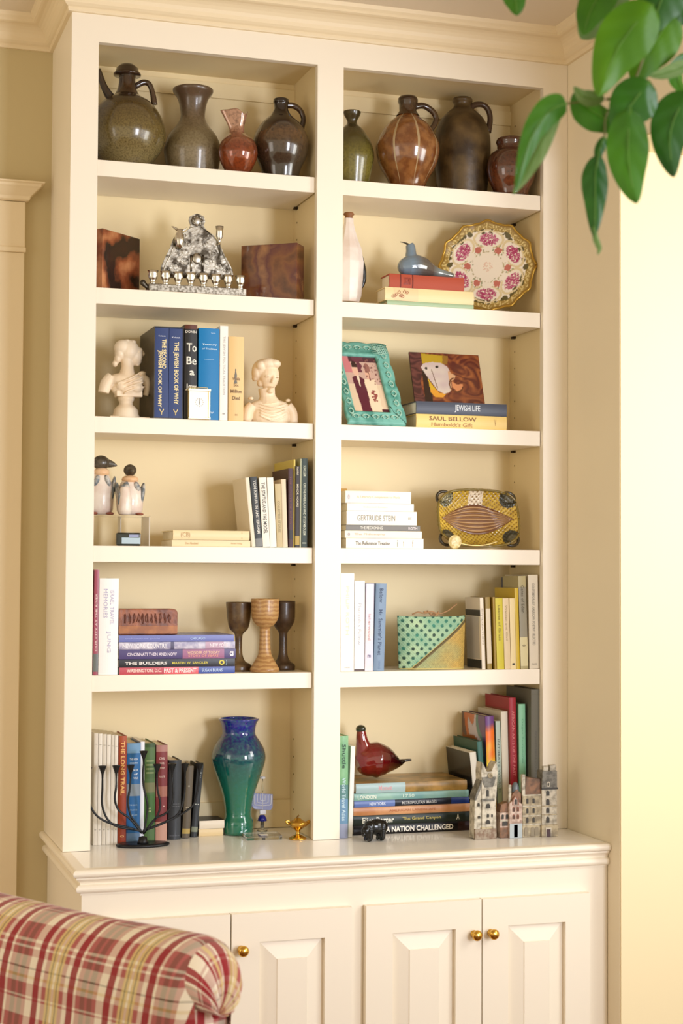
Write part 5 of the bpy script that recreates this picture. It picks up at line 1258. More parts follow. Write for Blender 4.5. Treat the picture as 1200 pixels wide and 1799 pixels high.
# tall vase, cobalt to green
y = 0.150
VB = zramp('cobalt_to_green_glaze', [(0.0, '0f6b4c'), (0.07, '136b50'), (0.13, '186a56'), (0.19, '0f4f50'), (0.225, '0b2f56'), (0.25, '0d1560'), (0.29, '14148a')], 0.08, 0.9, '1a6e62', dist=0.03, nscale=140)
x, kk, pr = prof_px(418, y, [(34, 1262), (35.5, 1264), (31, 1272), (29, 1283), (30, 1291), (38, 1303), (45.5, 1318), (47.5, 1333), (43, 1352), (35, 1375), (28, 1397), (24, 1418), (23, 1432), (27, 1445), (26, 1462)], z)
pr = pr[:-1]+[(pr[-1][0], 0.0008)]
s = smooth_prof(pr, 4)[::-1]; cup = [(r-0.003, q) for r, q in s[::-1] if q > 0.15]
t = thing('glass_vase', 'tall shiny baluster vase shading from cobalt blue rim to green foot', 'vase', (x, y, z+0.0003))
part(t, 'body', MB().lathe([(0.0004, 0.0008)]+s+cup+[(0.0004, cup[-1][1])], 64, cap=False), VB)
# small glass menorah ornament
y = 0.175; xm = aty(461, 1410, y).x; k = mpp(xm, y); Zm = lambda py: aty(461, py, y).z
CLG = mat('clear_glass', 'f4f8fa', 0.03, trans=1.0, ior=1.45); CBL = mat('cobalt_glass', '16209a', 0.1, coat=0.7); WHG = mat('white_enamel', 'e8e8f0', 0.3); PBL = mat('periwinkle_panel', '8f96c0', 0.25, coat=0.4)
t = thing('menorah_ornament', 'tiny blue and white menorah plaque on cobalt foot by the vase', 'ornament', (xm, y, z+0.0004))
z42 = Zm(1442)
part(t, 'base', MB().lathe([(0.0004, 0), (0.013, 0), (0.013, 0.003), (0.005, 0.005), (0.004, max(z42, 0.008)), (0.0004, max(z42, 0.008))], 24, cap=False), CLG)
part(t, 'foot', MB().lathe([(0.0004, z42), (8.5*k, z42), (7.5*k, z42+4*k), (4*k, z42+10*k), (0.0004, z42+10*k)], 24, cap=False), CBL)
part(t, 'collar', MB().box(-5*k, 6*k, -0.003, 0.003, Zm(1431), Zm(1423)), WHG, bevel=0.001)
w = 18.5*k
pl = [(-w, Zm(1393)), (-w, Zm(1416)), (-w*0.8, Zm(1421)), (w*0.8, Zm(1424)), (w, Zm(1419)), (w, Zm(1396))]
part(t, 'plaque', MB().prism(pl, -0.0015, 0.002, axis=1), PBL, bevel=0.0006)
for i, a in enumerate((0.22, 0.5, 0.78)):
    b_ = a*w*1.05
    part(t, 'white_branch', MB().tube([(-b_, -0.002, Zm(1394)), (-b_, -0.002, Zm(1403+i*3)), (-b_*0.8, -0.002, Zm(1406+i*4)), (b_*0.8, -0.002, Zm(1407+i*4)), (b_, -0.002, Zm(1404+i*3)), (b_, -0.002, Zm(1397))], 0.0010, 6, 3), WHG)
part(t, 'white_branch', MB().tube([(0, -0.002, Zm(1394)), (0, -0.002, Zm(1422))], 0.0010, 6, spline=False), WHG)
part(t, 'top_stem', MB().lathe([(0.0012, Zm(1392)), (0.0028, Zm(1384)), (0.0012, Zm(1376)), (0.0012, Zm(1369))], 12), CLG)
part(t, 'top_disc', MB().lathe([(0.0004, Zm(1369)), (5*k, Zm(1368)), (5*k, Zm(1365)), (0.0004, Zm(1364))], 16, cap=False), WHG)
# glass slab
q = atz(456, 1470, 0); t = thing('glass_slab', 'small clear glass slab lying flat in front of the vase', 'paperweight', (q.x, 0.068, z+0.0004), (0, 0, R(-4)))
part(t, 'slab', MB().box(-0.045, 0.045, -0.03, 0.03, 0, 0.010), CLG, bevel=0.001)
part(t, 'etched_label', MB().box(-0.008, 0.012, -0.020, 0.0, 0.0101, 0.0106), mat('frosted_white', 'efe8de', 0.6))
# brass oil lamp
y = 0.030; x0 = aty(523, 1470, y).x; k = mpp(x0, y); Zb = lambda py: max(0, aty(524, py, y).z)
t = thing('brass_lamp', 'tiny brass oil lamp on a foot beside the centre post', 'lamp', (x0, y, z+0.0004))
b0 = Zb(1473)
pr = [(0.0004, 0), (15*k, 0), (15.5*k, 2*k), (11*k, 5*k), (4*k, 8*k), (3*k, 13*k), (5*k, 16*k), (12*k, 21*k), (17*k, 27*k), (18*k, 29*k), (13*k, 31*k), (8*k, 33*k), (5*k, 36*k), (0.0004, 37*k)]
part(t, 'body', MB().lathe(pr, 32, cap=False), BRASS)
part(t, 'spout', MB().tube([(12*k, 0, 25*k), (18*k, 0, 28*k), (22*k, 0, 31*k)], [5*k, 3.4*k, 2*k], 12), BRASS)
part(t, 'handle', MB().tube([(-14*k, 0, 26*k), (-20*k, 0, 29*k), (-21*k, 0, 32*k), (-15*k, 0, 32*k)], [1.8*k]*4, 8), BRASS)
part(t, 'finial', MB().tube([(-2*k, 0, 35*k), (0, 0, 39*k), (2*k, 0, 42*k)], [1.6*k, 1.6*k, 1*k], 8), mat('dark_brass', '6b4a1c', 0.4, metal=0.8))

# ------------------------------------------------------------------ cabinet top, right bay
up('narrow green and blue picture book against the centre post', 595.5, 611, 1293, 0.015, z, mat('jacket_landscape', '5f9d6e', 0.3, col2='8fc092', scale=14), D=0.17, bands=[(0.48, 0.62, '6b9a9a'), (0.62, 0.86, '7aa4c8'), (0.86, 1.0, 'a8b0cc')],
   texts=[('Shuttle', 0.2, 0.24, 0.4, '2c4a38', 'd'), ('World Travel Atlas', 0.62, 0.42, 0.4, 'c8e0ec', 'd')])
up('white slim book right of the green and blue picture book', 611.5, 619, 1311, 0.02, z, 'eceae4', D=0.16, page=PGW, hard=False, top=616.5)
G13 = 'large art books in the lying stack'
y = 0.045; zz = z
st = [(1450, 621, 833, '171213', 'black book with large white capitals at the bottom of the art stack', [('A NATION CHALLENGED', 0.54, 0.56, 0.58, 'f2ece0', 'd', 0.5, 0.03)], [(0.86, 0.99, '38201c')]),
      (1433, 621, 832, '2c362e', 'dark green book with white and yellow title, second from the bottom', [('Eliot Porter', 0.20, 0.26, 0.62, 'eceadc', 'd', 0.5, 0.02), ('The Grand Canyon', 0.56, 0.32, 0.42, 'c2b25c', 'd', 0.5), ('A', 0.865, 0.025, 0.6, 'e6e2d0', 'd', 0.5)], []),
      (1418.5, 621, 826, mat('jacket_peach', 'd09a6c', 0.35, col2='b0703e', scale=8), 'peach and copper coloured book in the middle of the stack', [('AMERICAN LANDSCAPE', 0.5, 0.4, 0.3, 'b06a3c', 'd')], []),
      (1407, 622, 824, '20222e', 'black and cobalt thin book with pale blue left end', [('NEW YORK', 0.20, 0.14, 0.5, 'dce4f4', 'd'), ('METROPOLITAN IMAGES', 0.56, 0.30, 0.5, 'c0c0c0', 'd')], [(0.0, 0.35, '7088c8'), (0.84, 1.0, '27408c')]),
      (1394, 622, 823, mat('jacket_teal', '6d9a98', 0.35, col2='93b8a8', scale=10), 'teal green book titled LONDON under the topmost book', [('LONDON', 0.11, 0.16, 0.55, 'e4ecdc', 'd', 0.5, 0.02), ('1750', 0.47, 0.1, 0.45, 'c8dccc', 'd')], []),
      (1376.5, 625, 820, mat('jacket_gilt', 'b48c4c', 0.3, col2='7a6230', scale=18), 'pale blue and golden book on top of the stack under the red bird', [('Monet', 0.26, 0.12, 0.5, 'd49aa0', 'd')], [(0.0, 0.44, 'a9c2c4')])]
for top, a, b, c, lab, tx, bd in st:
    zt_ = zat(640, top, y); lay(lab, a, b, zt_-zz-0.0006, y, zz, c, D=0.172, row=top+7, texts=tx, bands=bd, group=G13, rough=0.3); zz = zt_
# red glass bird
y = 0.125; xb = aty(660, 1340, y).x; k = mpp(xb, y)
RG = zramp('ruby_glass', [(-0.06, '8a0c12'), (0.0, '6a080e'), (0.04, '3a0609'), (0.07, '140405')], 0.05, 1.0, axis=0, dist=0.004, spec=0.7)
t = thing('glass_bird', 'deep red glass bird with pointed tail on the art book stack', 'figurine', (xb, y, zz+0.0005))
def B(px, py, dy=0.0): q = aty(px, py, y); return (q.x-xb, dy, (1368-py)*k)
m = MB()
m.tube([B(628, 1344), B(636, 1341), B(650, 1336), B(662, 1335), B(678, 1337), B(692, 1340), B(702, 1341), B(711, 1338), B(723, 1337)], [14*k, 23*k, 30*k, 31.5*k, 25*k, 15*k, 7*k, 3*k, 2*k], 26, 5)
m.tube([B(641, 1322), B(636, 1300), B(634.5, 1285), B(634, 1280)], [17*k, 10.5*k, 8*k, 7.5*k], 22, 5)
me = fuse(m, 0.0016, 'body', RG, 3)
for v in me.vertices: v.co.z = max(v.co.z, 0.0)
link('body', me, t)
part(t, 'head_cap', MB().ell(B(634, 1281), (9*k, 9*k, 7.5*k), 20, 12), mat('olive_black_glass', '2c2f20', 0.1, coat=0.8))
# leaning and standing art books
G14 = 'art books standing at the right end'
up('black covered book with a white spine leaning left over the stack', 838, 849, 1322, 0.04, z, 'e4ddcc', D=0.165, top=825, group=G14, page=PGW)
bk = [o for o in COL.objects if o.type == 'EMPTY'][-1]
part(bk, 'cover_print', MB().box(-0.0007, -0.0001, 0.0005, 0.164, 0.001, (zat(825, 1322, 0.04))/math.cos(bk.rotation_euler[1])-0.002), mat('black_photo_jacket', '1a1712', 0.25, col2='3a3024', scale=9, lo=0.5, hi=0.75))
up('dark green and teal book behind the black covered one', 849.5, 858, 1303, 0.045, z, '35604f', D=0.165, top=838, group=G14, bands=[(0.0, 1.0, '487a70')])
bk = [o for o in COL.objects if o.type == 'EMPTY'][-1]
part(bk, 'cover_picture', MB().box(-0.0007, -0.0001, 0.06, 0.12, 0.165, 0.182), mat('yellow_brown_picture', 'b09a50', 0.4, col2='3a2c1a', scale=60))
swirl = mat('jacket_swirl', 'c06a30', 0.3, col2='5a3a78', scale=16, wave='Z')
def swirlcol(u, v):
    nz = noise.noise(Vector((u*3, v*3, 4))); a = u*1.2+nz
    c = Vector((0.40, 0.30, 0.28))
    if abs(a-0.35) < 0.16: c = Vector((0.78, 0.42, 0.22))
    elif abs(a-0.62) < 0.10: c = Vector((0.80, 0.76, 0.80))
    elif a > 0.95: c = Vector((0.38, 0.24, 0.46))
    elif a > 0.7: c = Vector((0.30, 0.50, 0.48))
    if v < 0.80+0.1*nz and u < 0.65: c = Vector((0.62, 0.36, 0.16))
    return srgb(tuple(c))[:3]
def spincol(u, v):
    nz = noise.noise(Vector((u*2, v*7, 9)))
    c = Vector((0.96, 0.84, 0.22)).lerp(Vector((0.94, 0.46, 0.14)), min(1, max(0, (v-0.62)/0.16+nz)))
    c = c.lerp(Vector((0.42, 0.24, 0.50)), min(1, max(0, (v-0.86)/0.06+nz*0.6)))
    if v < 0.25: c = c.lerp(Vector((0.88, 0.70, 0.50)), 0.5)
    return srgb(tuple(c))[:3]
up('colourful swirled art book with yellow and orange spine', 859, 874, 1258, 0.05, z, '5a3a58', D=0.16, top=852, group=G14)
bk = [o for o in COL.objects if o.type == 'EMPTY'][-1]; th = bk.rotation_euler[1]
Hc = zat(852, 1258, 0.05)/math.cos(th)-0.001; Tc = (aty(874, 1400, 0.05).x-aty(859, 1400, 0.05).x)*math.cos(th)
part(bk, 'spine_print', MB().grid(lambda u, v: Vector((0.0002+(Tc-0.0004)*u, spine_y(Tc*u, Tc, min(0.0025, Tc*0.09))-0.0005, 0.0005+(Hc-0.001)*v)), 8, 90, True, spincol), paintmat('jacket_print', 0.3, 0.3), fix=False)
part(bk, 'cover_print', MB().grid(lambda u, v: Vector((-0.0006, 0.159*(1-u), 0.0005+(Hc-0.001)*v)), 50, 60, False, swirlcol), paintmat('jacket_print', 0.3, 0.3), fix=False)
up('pale sage book with grey lettering right of the swirled one', 875.5, 883.5, 1267, 0.05, z, 'bccabb', D=0.10, top=870.8, group=G14, hard=False, texts=[('INTIMATE WORLD', 0.42, 0.5, 0.45, '6c7a74', 'd')], bands=[(0.62, 1.0, 'a6b493')])
up('thick cream white book with pages block, left of the red one', 884.5, 896, 1250, 0.05, z, 'e3d9c4', D=0.155, top=880, group=G14, page=PGW)
up('tall red book with brown front board, right bay', 899.5, 911, 1226, 0.042, z, 'b8323e', D=0.16, top=894.5, group=G14, texts=[('AFRICAN ARTS OF THE PAST', 0.35, 0.5, 0.4, 'd87a78', 'd')])
bk = [o for o in COL.objects if o.type == 'EMPTY'][-1]
part(bk, 'cover_print', MB().box(-0.0006, -0.0001, 0.0005, 0.159, 0.001, 0.34*0+zat(895, 1226, 0.048)-0.03), mat('rust_board', '8a3420', 0.35))
up('mint green book standing between the red and grey ones', 913.5, 925, 1237, 0.040, z, '8cc8a2', D=0.15, top=911, group=G14, bands=[(0.0, 1.0, '8fcaa4')], texts=[('Degas Sculptures', 0.3, 0.36, 0.3, '6aa884', 'd')])
up('tallest grey book at the right end, touching the shelf above', 933, 948, 1211, 0.021, z, '7d7a6c', D=0.16, group=G14, rough=0.6, texts=[('RICHARD SERRA SCULPTURE', 0.48, 0.36, 0.22, '5f5a50', 'd', 0.5, 0.0), ('-----------', 0.035, 0.8, 0.004, '66634f', 's')])

# obsidian bear
y = -0.045; x0 = aty(658, 1470, y).x; k = mpp(x0, y)
t = thing('bear_figurine', 'small polished black stone bear in front of the art books', 'figurine', (x0, y, z+0.0004), (0, 0, R(12)))
m = MB(); e = lambda a, h_, rx, rz, dy=0.0, ry=None: m.ell((a*k, dy*k, h_*k), (rx*k, (ry or rx)*k, rz*k), 18, 12)
e(4, 22, 19, 14, 0, 12); e(-10, 22, 12, 12, 0, 11); e(14, 21, 11, 13, 0, 12)
e(-19, 17, 9, 9, -3, 8); m.tube([(-20*k, -3*k, 15*k), (-27*k, -5*k, 10*k)], [6*k, 3.5*k], 12, spline=False)
for a, dy in ((-13, -7), (-12, 7), (12, -7), (13, 7)): m.tube([(a*k, dy*k, 18*k), ((a-1)*k, dy*k, 4*k), ((a-3)*k, dy*k, 3*k)], [7*k, 5.5*k, 5*k], 14, 3)
for dy in (-8, 3): m.ell((-17*k, dy*k, 25*k), (2.6*k, 2*k, 3*k), 10, 8)
me = fuse(m, 0.0011, 'body', mat('obsidian', '060708', 0.14, spec=0.5), 3)
zmn = min(v.co.z for v in me.vertices)
for v in me.vertices: v.co.z -= zmn
link('body', me, t)

# ceramic town houses
CW1 = mat('aged_white_ceramic', 'c9c0ac', 0.5, col2='8f8674', scale=70, lo=0.42, hi=0.66, bump=0.35, bscale=120)
CW2 = mat('tan_ceramic', 'b7a888', 0.5, col2='857860', scale=60, bump=0.3, bscale=120)
CRF = mat('grey_roof_ceramic', '7b776c', 0.5, col2='5a564c', scale=90)
CBR = mat('brown_roof_ceramic', '8a6244', 0.5, col2='5f4632', scale=60)
CDK = mat('dark_window_glaze', '2c2822', 0.3, coat=0.4); CBD = mat('slate_blue_door', '26364c', 0.3, coat=0.3); CPK = mat('pinkish_ceramic', 'cbb4a4', 0.5, col2='9a8070', scale=70)
def house(label, px0, px1, y, rot=0.0):
    x0 = aty(px0, 1465, y).x; x1 = aty(px1, 1465, y).x; k = mpp(x0, y)
    t = thing('ceramic_house', label, 'figurine', (x0, y, z+0.0004), (0, 0, rot), 'ceramic town houses on the cabinet top')
    return t, x1-x0, k
HB = 1473.0
def win(t, cx_, h_, w_, hh_, m=CDK, name='window', arch=True, sill=None):
    pts = [(cx_-w_/2, h_-hh_/2), (cx_+w_/2, h_-hh_/2)]+([(cx_+w_/2*math.cos(a), h_+hh_*0.25+w_/2*math.sin(a)) for a in [i*PI/6 for i in range(7)]] if arch else [(cx_+w_/2, h_+hh_/2), (cx_-w_/2, h_+hh_/2)])
    f = part(t, name, MB().prism(pts, -0.0012, 0.0004, axis=1), m)
    if sill: part(f, 'surround', MB().tube([(p[0]*1.0, -0.0012, p[1]) for p in pts[1:]]+[(pts[0][0], -0.0012, pts[0][1])], 0.0009, 6, 1, spline=False), sill)
    return f
y = -0.098; dp = 0.034
# 1 tall crooked house at the left
t, w, k = house('tall crooked ceramic house with twin peaks, leftmost of the row', 833.5, 877, y, R(3))
part(t, 'tower', MB().prism([(14*k, 2*k), (43*k, 2*k), (42*k, 60*k), (45*k, 118*k), (43*k, 134*k), (38*k, 128*k), (33*k, 117*k), (24*k, 117*k), (19*k, 128*k), (15*k, 134*k), (13*k, 118*k), (15*k, 60*k)], 0, dp, axis=1), CW1, bevel=0.0008)
part(t, 'wing', MB().prism([(0, 2*k), (14*k, 2*k), (14*k, 92*k), (9*k, 84*k), (2*k, 70*k), (1*k, 60*k)], 0.002, dp-0.004, axis=1), CW1, bevel=0.0008)
part(t, 'wing_roof', MB().prism([(0, 68*k), (3*k, 80*k), (9*k, 92*k), (14*k, 104*k), (14*k, 92*k), (8*k, 80*k), (3*k, 68*k)], -0.001, dp-0.002, axis=1), CRF, bevel=0.0006)
part(t, 'front_roof', MB().prism([(14*k, 108*k), (41*k, 108*k), (38*k, 96*k), (35*k, 90*k), (20*k, 90*k), (17*k, 96*k)], -0.002, 0.001, axis=1), CRF)
part(t, 'cornice', MB().box(13*k, 38*k, -0.003, 0.002, 66*k, 70*k), CRF, bevel=0.0006)
part(t, 'cornice', MB().box(13*k, 36*k, -0.003, 0.002, 18*k, 21*k), CW2, bevel=0.0006)
part(t, 'shop_front', MB().box(0, 42*k, -0.003, 0.003, 0, 18*k), mat('russet_stone_base', '7d6450', 0.5, col2='9a8c78', scale=110), bevel=0.0006)
M = Matrix.Translation((30*k, -0.001, 110*k)) @ Matrix.Rotation(PI/2, 4, 'X')
part(t, 'round_window', MB().lathe([(0.0004, 0.0005), (2.5*k, 0.0005), (2.5*k, 0.0016), (5*k, 0.0016), (5*k, 0)], 20, M=M, cap=False), CW2)
win(t, 30*k, 110*k, 3*k, 3*k, arch=False)
for a, h_, ww, hw in ((25, 80, 5, 12), (26, 56, 8, 6), (26, 40, 4, 5), (34, 40, 3, 5), (26, 28, 8, 4), (8, 60, 4, 5), (9, 38, 4, 4), (27, 8, 8, 12)): win(t, a*k, h_*k, ww*k, hw*k)
# 2 low house
t, w, k = house('low ceramic house with brown roof between two taller ones', 878.5, 894, y+0.004)
part(t, 'walls', MB().box(0, w, 0, dp-0.006, 0, 44*k), CPK, bevel=0.0006)
part(t, 'roof', MB().prism([(0, 44*k), (w, 44*k), (w, 62*k), (2*k, 58*k)], 0.001, dp-0.008, axis=1), CBR, bevel=0.0008)
part(t, 'shop_front', MB().box(0.0, w, -0.002, 0.001, 0, 18*k), CBR)
for a, h_ in ((5, 37), (13, 37)): win(t, a*k, h_*k, 4*k, 8*k)
win(t, 9*k, 24*k, 10*k, 6*k)
part(t, 'cornice', MB().box(0, w, -0.002, 0.001, 29*k, 31*k), CW1)
# 3 narrow gabled house with blue door
t, w, k = house('narrow gabled ceramic house with a dark blue door', 895, 917.5, y-0.004)
part(t, 'walls', MB().prism([(0, 0), (w, 0), (w, 58*k), (18*k, 62*k), (12*k, 73*k), (6*k, 64*k), (0, 60*k)], 0, dp-0.004, axis=1), CPK, bevel=0.0006)
part(t, 'gable_arch', MB().tube([(6*k, -0.0008, 57*k), (7*k, -0.0008, 66*k), (11.5*k, -0.0008, 72*k), (16*k, -0.0008, 66*k), (17*k, -0.0008, 57*k)], 0.0012, 8), mat('terracotta_trim', '9a6450', 0.5))
part(t, 'chimney', MB().box(1*k, 6*k, 0.008, 0.014, 56*k, 92*k), CW1, bevel=0.0006)
part(t, 'dome', MB().ell((16*k, 0.016, 82*k), (7*k, 0.009, 14*k), 16, 10), mat('slate_grey_dome', '5c6266', 0.4, coat=0.3))
part(t, 'roof', MB().prism([(2*k, 60*k), (w, 56*k), (w, 76*k), (16*k, 84*k), (8*k, 76*k)], 0.006, dp-0.006, axis=1), CBR, bevel=0.0008)
win(t, 12*k, 63*k, 4*k, 9*k)
for a in (8, 16):
    for h_ in (50, 37): win(t, a*k, h_*k, 3*k, 8*k, sill=mat('terracotta_trim', '9a6450', 0.5))
part(t, 'ground_floor', MB().box(0.5*k, w-0.5*k, -0.0012, 0.001, 0, 25*k), mat('pale_blue_ceramic', 'a9b2b4', 0.5))
win(t, 12*k, 12*k, 7*k, 22*k, CBD, 'door', False)
# 4 wide house
t, w, k = house('wide ceramic house with brown roof and arched shop windows', 918, 951, y-0.002)
part(t, 'walls', MB().box(0, w, 0, dp, 0, 72*k), CW2, bevel=0.0006)
part(t, 'roof', MB().prism([(6*k, 72*k), (w, 72*k), (w-1*k, 100*k), (8*k, 104*k)], 0.003, dp-0.004, axis=1), CBR, bevel=0.0008)
part(t, 'chimney', MB().box(0, 6*k, 0.002, 0.012, 60*k, 109*k), CW1, bevel=0.0006)
for h_ in (73, 54, 37, 22): part(t, 'cornice', MB().box(-0.0004, w+0.0004, -0.0016, 0.001, (h_-1)*k, (h_+1.2)*k), CW1, bevel=0.0004)
for a in (9, 21):
    for h_, hh_ in ((63, 9), (46, 9), (30, 10)): win(t, a*k, h_*k, 4*k, hh_*k)
for a in (7, 19, 27): win(t, a*k, 10*k, 7*k, 16*k, mat('taupe_arch', '8b7f68', 0.5), 'arched_window')  # duller tan colour for the arched shop windows
# 5 tower
t, w, k = house('ceramic corner tower with grey mansard roof, rightmost of the row', 952, 978, y-0.006, R(-2))
part(t, 'walls', MB().box(0, w, 0, dp+0.004, 0, 84*k), CW1, bevel=0.0006)
part(t, 'mansard_roof', MB().prism([(-0.5*k, 84*k), (w+0.5*k, 84*k), (w, 114*k), (1*k, 114*k)], -0.001, dp, axis=1), CRF, bevel=0.0008)
part(t, 'crest', MB().box(4*k, 14*k, 0.004, 0.016, 114*k, 122*k).box(16*k, w, 0.004, 0.018, 114*k, 124*k), CW1, bevel=0.0008)
part(t, 'dark_cornice', MB().box(-1*k, w+1*k, -0.003, 0.002, 82*k, 85*k), CDK)
win(t, 12*k, 91*k, 5*k, 9*k, CW1, 'dormer'); win(t, 12*k, 91*k, 3*k, 5*k)
for h_, hh_ in ((75, 8), (60, 10), (45, 8), (29, 10)): win(t, 11*k, h_*k, 6*k, hh_*k)
for h_ in (53, 38): part(t, 'cornice', MB().box(-0.0004, w+0.0004, -0.0016, 0.001, (h_-1)*k, (h_+1)*k), CW2, bevel=0.0004)
part(t, 'ground_floor', MB().box(-1*k, w+1*k, -0.003, 0.002, 0, 21*k), CW2, bevel=0.0006)
part(t, 'door_surround', MB().box(6*k, 17*k, -0.0042, -0.002, 0, 16*k), CW1)
part(t, 'door', MB().box(8*k, 15*k, -0.0052, -0.004, 0, 13*k), mat('dark_red_door', '3c1a18', 0.4))
# ------------------------------------------------------------------ plaid armchair in the foreground
def plaid():
    m = bpy.data.materials.new('red_plaid_linen'); m.use_nodes = True; nt = m.node_tree; b = nt.nodes['Principled BSDF']
    b.inputs['Roughness'].default_value = 0.85; b.inputs['Sheen Weight'].default_value = 0.2
    uv = nt.nodes.new('ShaderNodeUVMap'); uv.uv_map = 'map'; sp = nt.nodes.new('ShaderNodeSeparateXYZ'); nt.links.new(uv.outputs[0], sp.inputs[0])
    def strip(sock, per, stops):
        d = nt.nodes.new('ShaderNodeMath'); d.operation = 'MULTIPLY'; d.inputs[1].default_value = 1/per; nt.links.new(sock, d.inputs[0])
        f = nt.nodes.new('ShaderNodeMath'); f.operation = 'FRACT'; nt.links.new(d.outputs[0], f.inputs[0])
        r = nt.nodes.new('ShaderNodeValToRGB'); r.color_ramp.interpolation = 'CONSTANT'; el = r.color_ramp.elements
        while len(el) > 1: el.remove(el[-1])
        for i, (p, c) in enumerate(stops):
            e = el[0] if i == 0 else el.new(p); e.position = p; e.color = srgb(c)
        nt.links.new(f.outputs[0], r.inputs[0]); return r.outputs[0]
    CRM, RED, YEL, BRN, MAU, GRN = 'efe2cc', '96121f', 'd8bd7c', '684432', 'ae5a56', '54553f'
    wa = strip(sp.outputs[0], 0.170, [(0.0, RED), (0.085, CRM), (0.13, MAU), (0.19, YEL), (0.225, GRN), (0.235, YEL), (0.27, CRM), (0.30, YEL), (0.335, GRN), (0.345, YEL), (0.38, MAU), (0.44, CRM),
                                      (0.50, RED), (0.585, CRM), (0.62, MAU), (0.68, BRN), (0.745, MAU), (0.78, BRN), (0.845, MAU), (0.90, CRM)])
    we = strip(sp.outputs[1], 0.150, [(0.0, CRM), (0.09, MAU), (0.26, CRM), (0.29, MAU), (0.33, 'f6ecda'), (0.355, MAU), (0.43, CRM), (0.55, GRN), (0.567, CRM), (0.64, YEL), (0.67, CRM), (0.72, MAU), (0.86, CRM), (0.885, MAU), (0.91, CRM)])
    mx = nt.nodes.new('ShaderNodeMix'); mx.data_type = 'RGBA'; mx.inputs[0].default_value = 0.30
    fa = strip(sp.outputs[0], 0.170, [(0.0, (0.30,)*3), (0.085, (0.70,)*3), (0.19, (0.42,)*3), (0.27, (0.70,)*3), (0.30, (0.42,)*3), (0.38, (0.70,)*3), (0.50, (0.30,)*3), (0.585, (0.70,)*3)])
    nt.links.new(fa, mx.inputs[0]); nt.links.new(wa, mx.inputs[6]); nt.links.new(we, mx.inputs[7]); nt.links.new(mx.outputs[2], b.inputs['Base Color'])
    tc = nt.nodes.new('ShaderNodeTexCoord'); n = nt.nodes.new('ShaderNodeTexNoise'); n.inputs['Scale'].default_value = 900; nt.links.new(tc.outputs['Object'], n.inputs[0])
    bp = nt.nodes.new('ShaderNodeBump'); bp.inputs['Strength'].default_value = 0.25; bp.inputs['Distance'].default_value = 0.001; nt.links.new(n.outputs['Fac'], bp.inputs['Height']); nt.links.new(bp.outputs[0], b.inputs['Normal'])
    return m
PLD = plaid()
AX = Vector((0.488, -0.870, 0)).normalized(); NV = Vector((-0.870, -0.488, 0)).normalized(); UPV = Vector((0, 0, 1))
P1 = CAM+ray(378, 1718)*2.30
rr = 0.056
ch = thing('armchair', 'armchair with rolled back in red, cream and brown plaid fabric', 'armchair', (P1.x, P1.y, ZF))
off = Vector((P1.x, P1.y, ZF))
def sect():
    pts = []                                                # (n, z) from the hidden side over the roll and down the near side
    pts += [(-0.035, -0.78), (-0.035, -0.4), (-0.038, -0.10), (-0.046, -0.055)]
    for i in range(17):
        a = PI*1.12-i*(PI*1.16)/16
        pts.append((rr*math.cos(a)*1.0, rr*math.sin(a)))
    pts += [(0.056, -0.02), (0.053, -0.05), (0.046, -0.085), (0.038, -0.13), (0.035, -0.2), (0.04, -0.4), (0.04, -0.78)]
    return pts
SC = sect(); dist_ = [0]
for i in range(1, len(SC)): dist_.append(dist_[-1]+math.hypot(SC[i][0]-SC[i-1][0], SC[i][1]-SC[i-1][1]))
DT = dist_[12]
m = MB(); NS = 60; LEN = 0.95; nS = len(SC); m.uv = {}
for j in range(NS+1):
    s_ = -LEN+LEN*j/NS
    e = max(0.0, (s_+0.030)/0.030); shrink = math.sqrt(max(0.0, 1-(e*0.72)**2)) if s_ > -0.030 else 1.0
    for i, (n_, z_) in enumerate(SC):
        wob = 0.0022*noise.noise(Vector((s_*9, n_*20, z_*12)))
        sag = -0.010*math.sin(PI*min(1, max(0, -s_/0.9)))
        if z_ > -0.11:
            nn_, zz_ = n_*shrink, z_*shrink if z_ > -0.02 else z_
        else: nn_, zz_ = n_, z_
        p = P1+AX*s_+NV*(nn_+wob)+UPV*(zz_+wob+sag)-off
        m.v.append(tuple(p)); m.uv[len(m.v)-1] = (s_+2.0+0.45*max(0.0, dist_[i]-DT)**1.15, dist_[i])
for j in range(NS):
    for i in range(nS-1):
        a = j*nS+i; m.f.append([a, a+1, a+1+nS, a+nS]); m.sm.append(True); m.mi.append(0)
part(ch, 'rolled_back', m, PLD)
# pleated end: fan converging to a gathered point low on the disc
m = MB(); m.uv = {}; NA = 96; NR = 14
cpt = Vector((0.002, -0.050))
for r_ in range(NR+1):
    f = r_/NR
    for a_ in range(NA):
        an = 2*PI*a_/NA; ro = rr*0.86
        bx, bz = ro*math.cos(an), ro*math.sin(an)
        x_ = cpt.x+(bx-cpt.x)*f; z_ = cpt.y+(bz-cpt.y)*f
        pl_ = 0.0032*abs(math.sin(an*6.5))*math.sin(PI*min(1, f*1.05))
        d_ = -0.012*f**3+0.026*math.sqrt(max(0, 1-f**2.4))*f**0.4*1.25+pl_*1.2
        p = P1+AX*(d_+0.0)+NV*x_+UPV*z_-off
        m.v.append(tuple(p)); m.uv[len(m.v)-1] = (2.0+0.03+0.020*math.sin(an*6.5)+0.02*an, 0.05+f*0.10)
for r_ in range(NR):
    for a_ in range(NA):
        a = r_*NA+a_; b_ = r_*NA+(a_+1) % NA; m.f.append([a, b_, b_+NA, a+NA]); m.sm.append(True); m.mi.append(0)
part(ch, 'pleated_end', m, PLD)
part(ch, 'gather_button', MB().ell(tuple(P1+AX*0.004+NV*cpt.x+UPV*cpt.y-off), (0.006, 0.006, 0.006), 12, 8), mat('red_linen', '9c1f2c', 0.8))
m = MB()                                                    # end panel under the roll
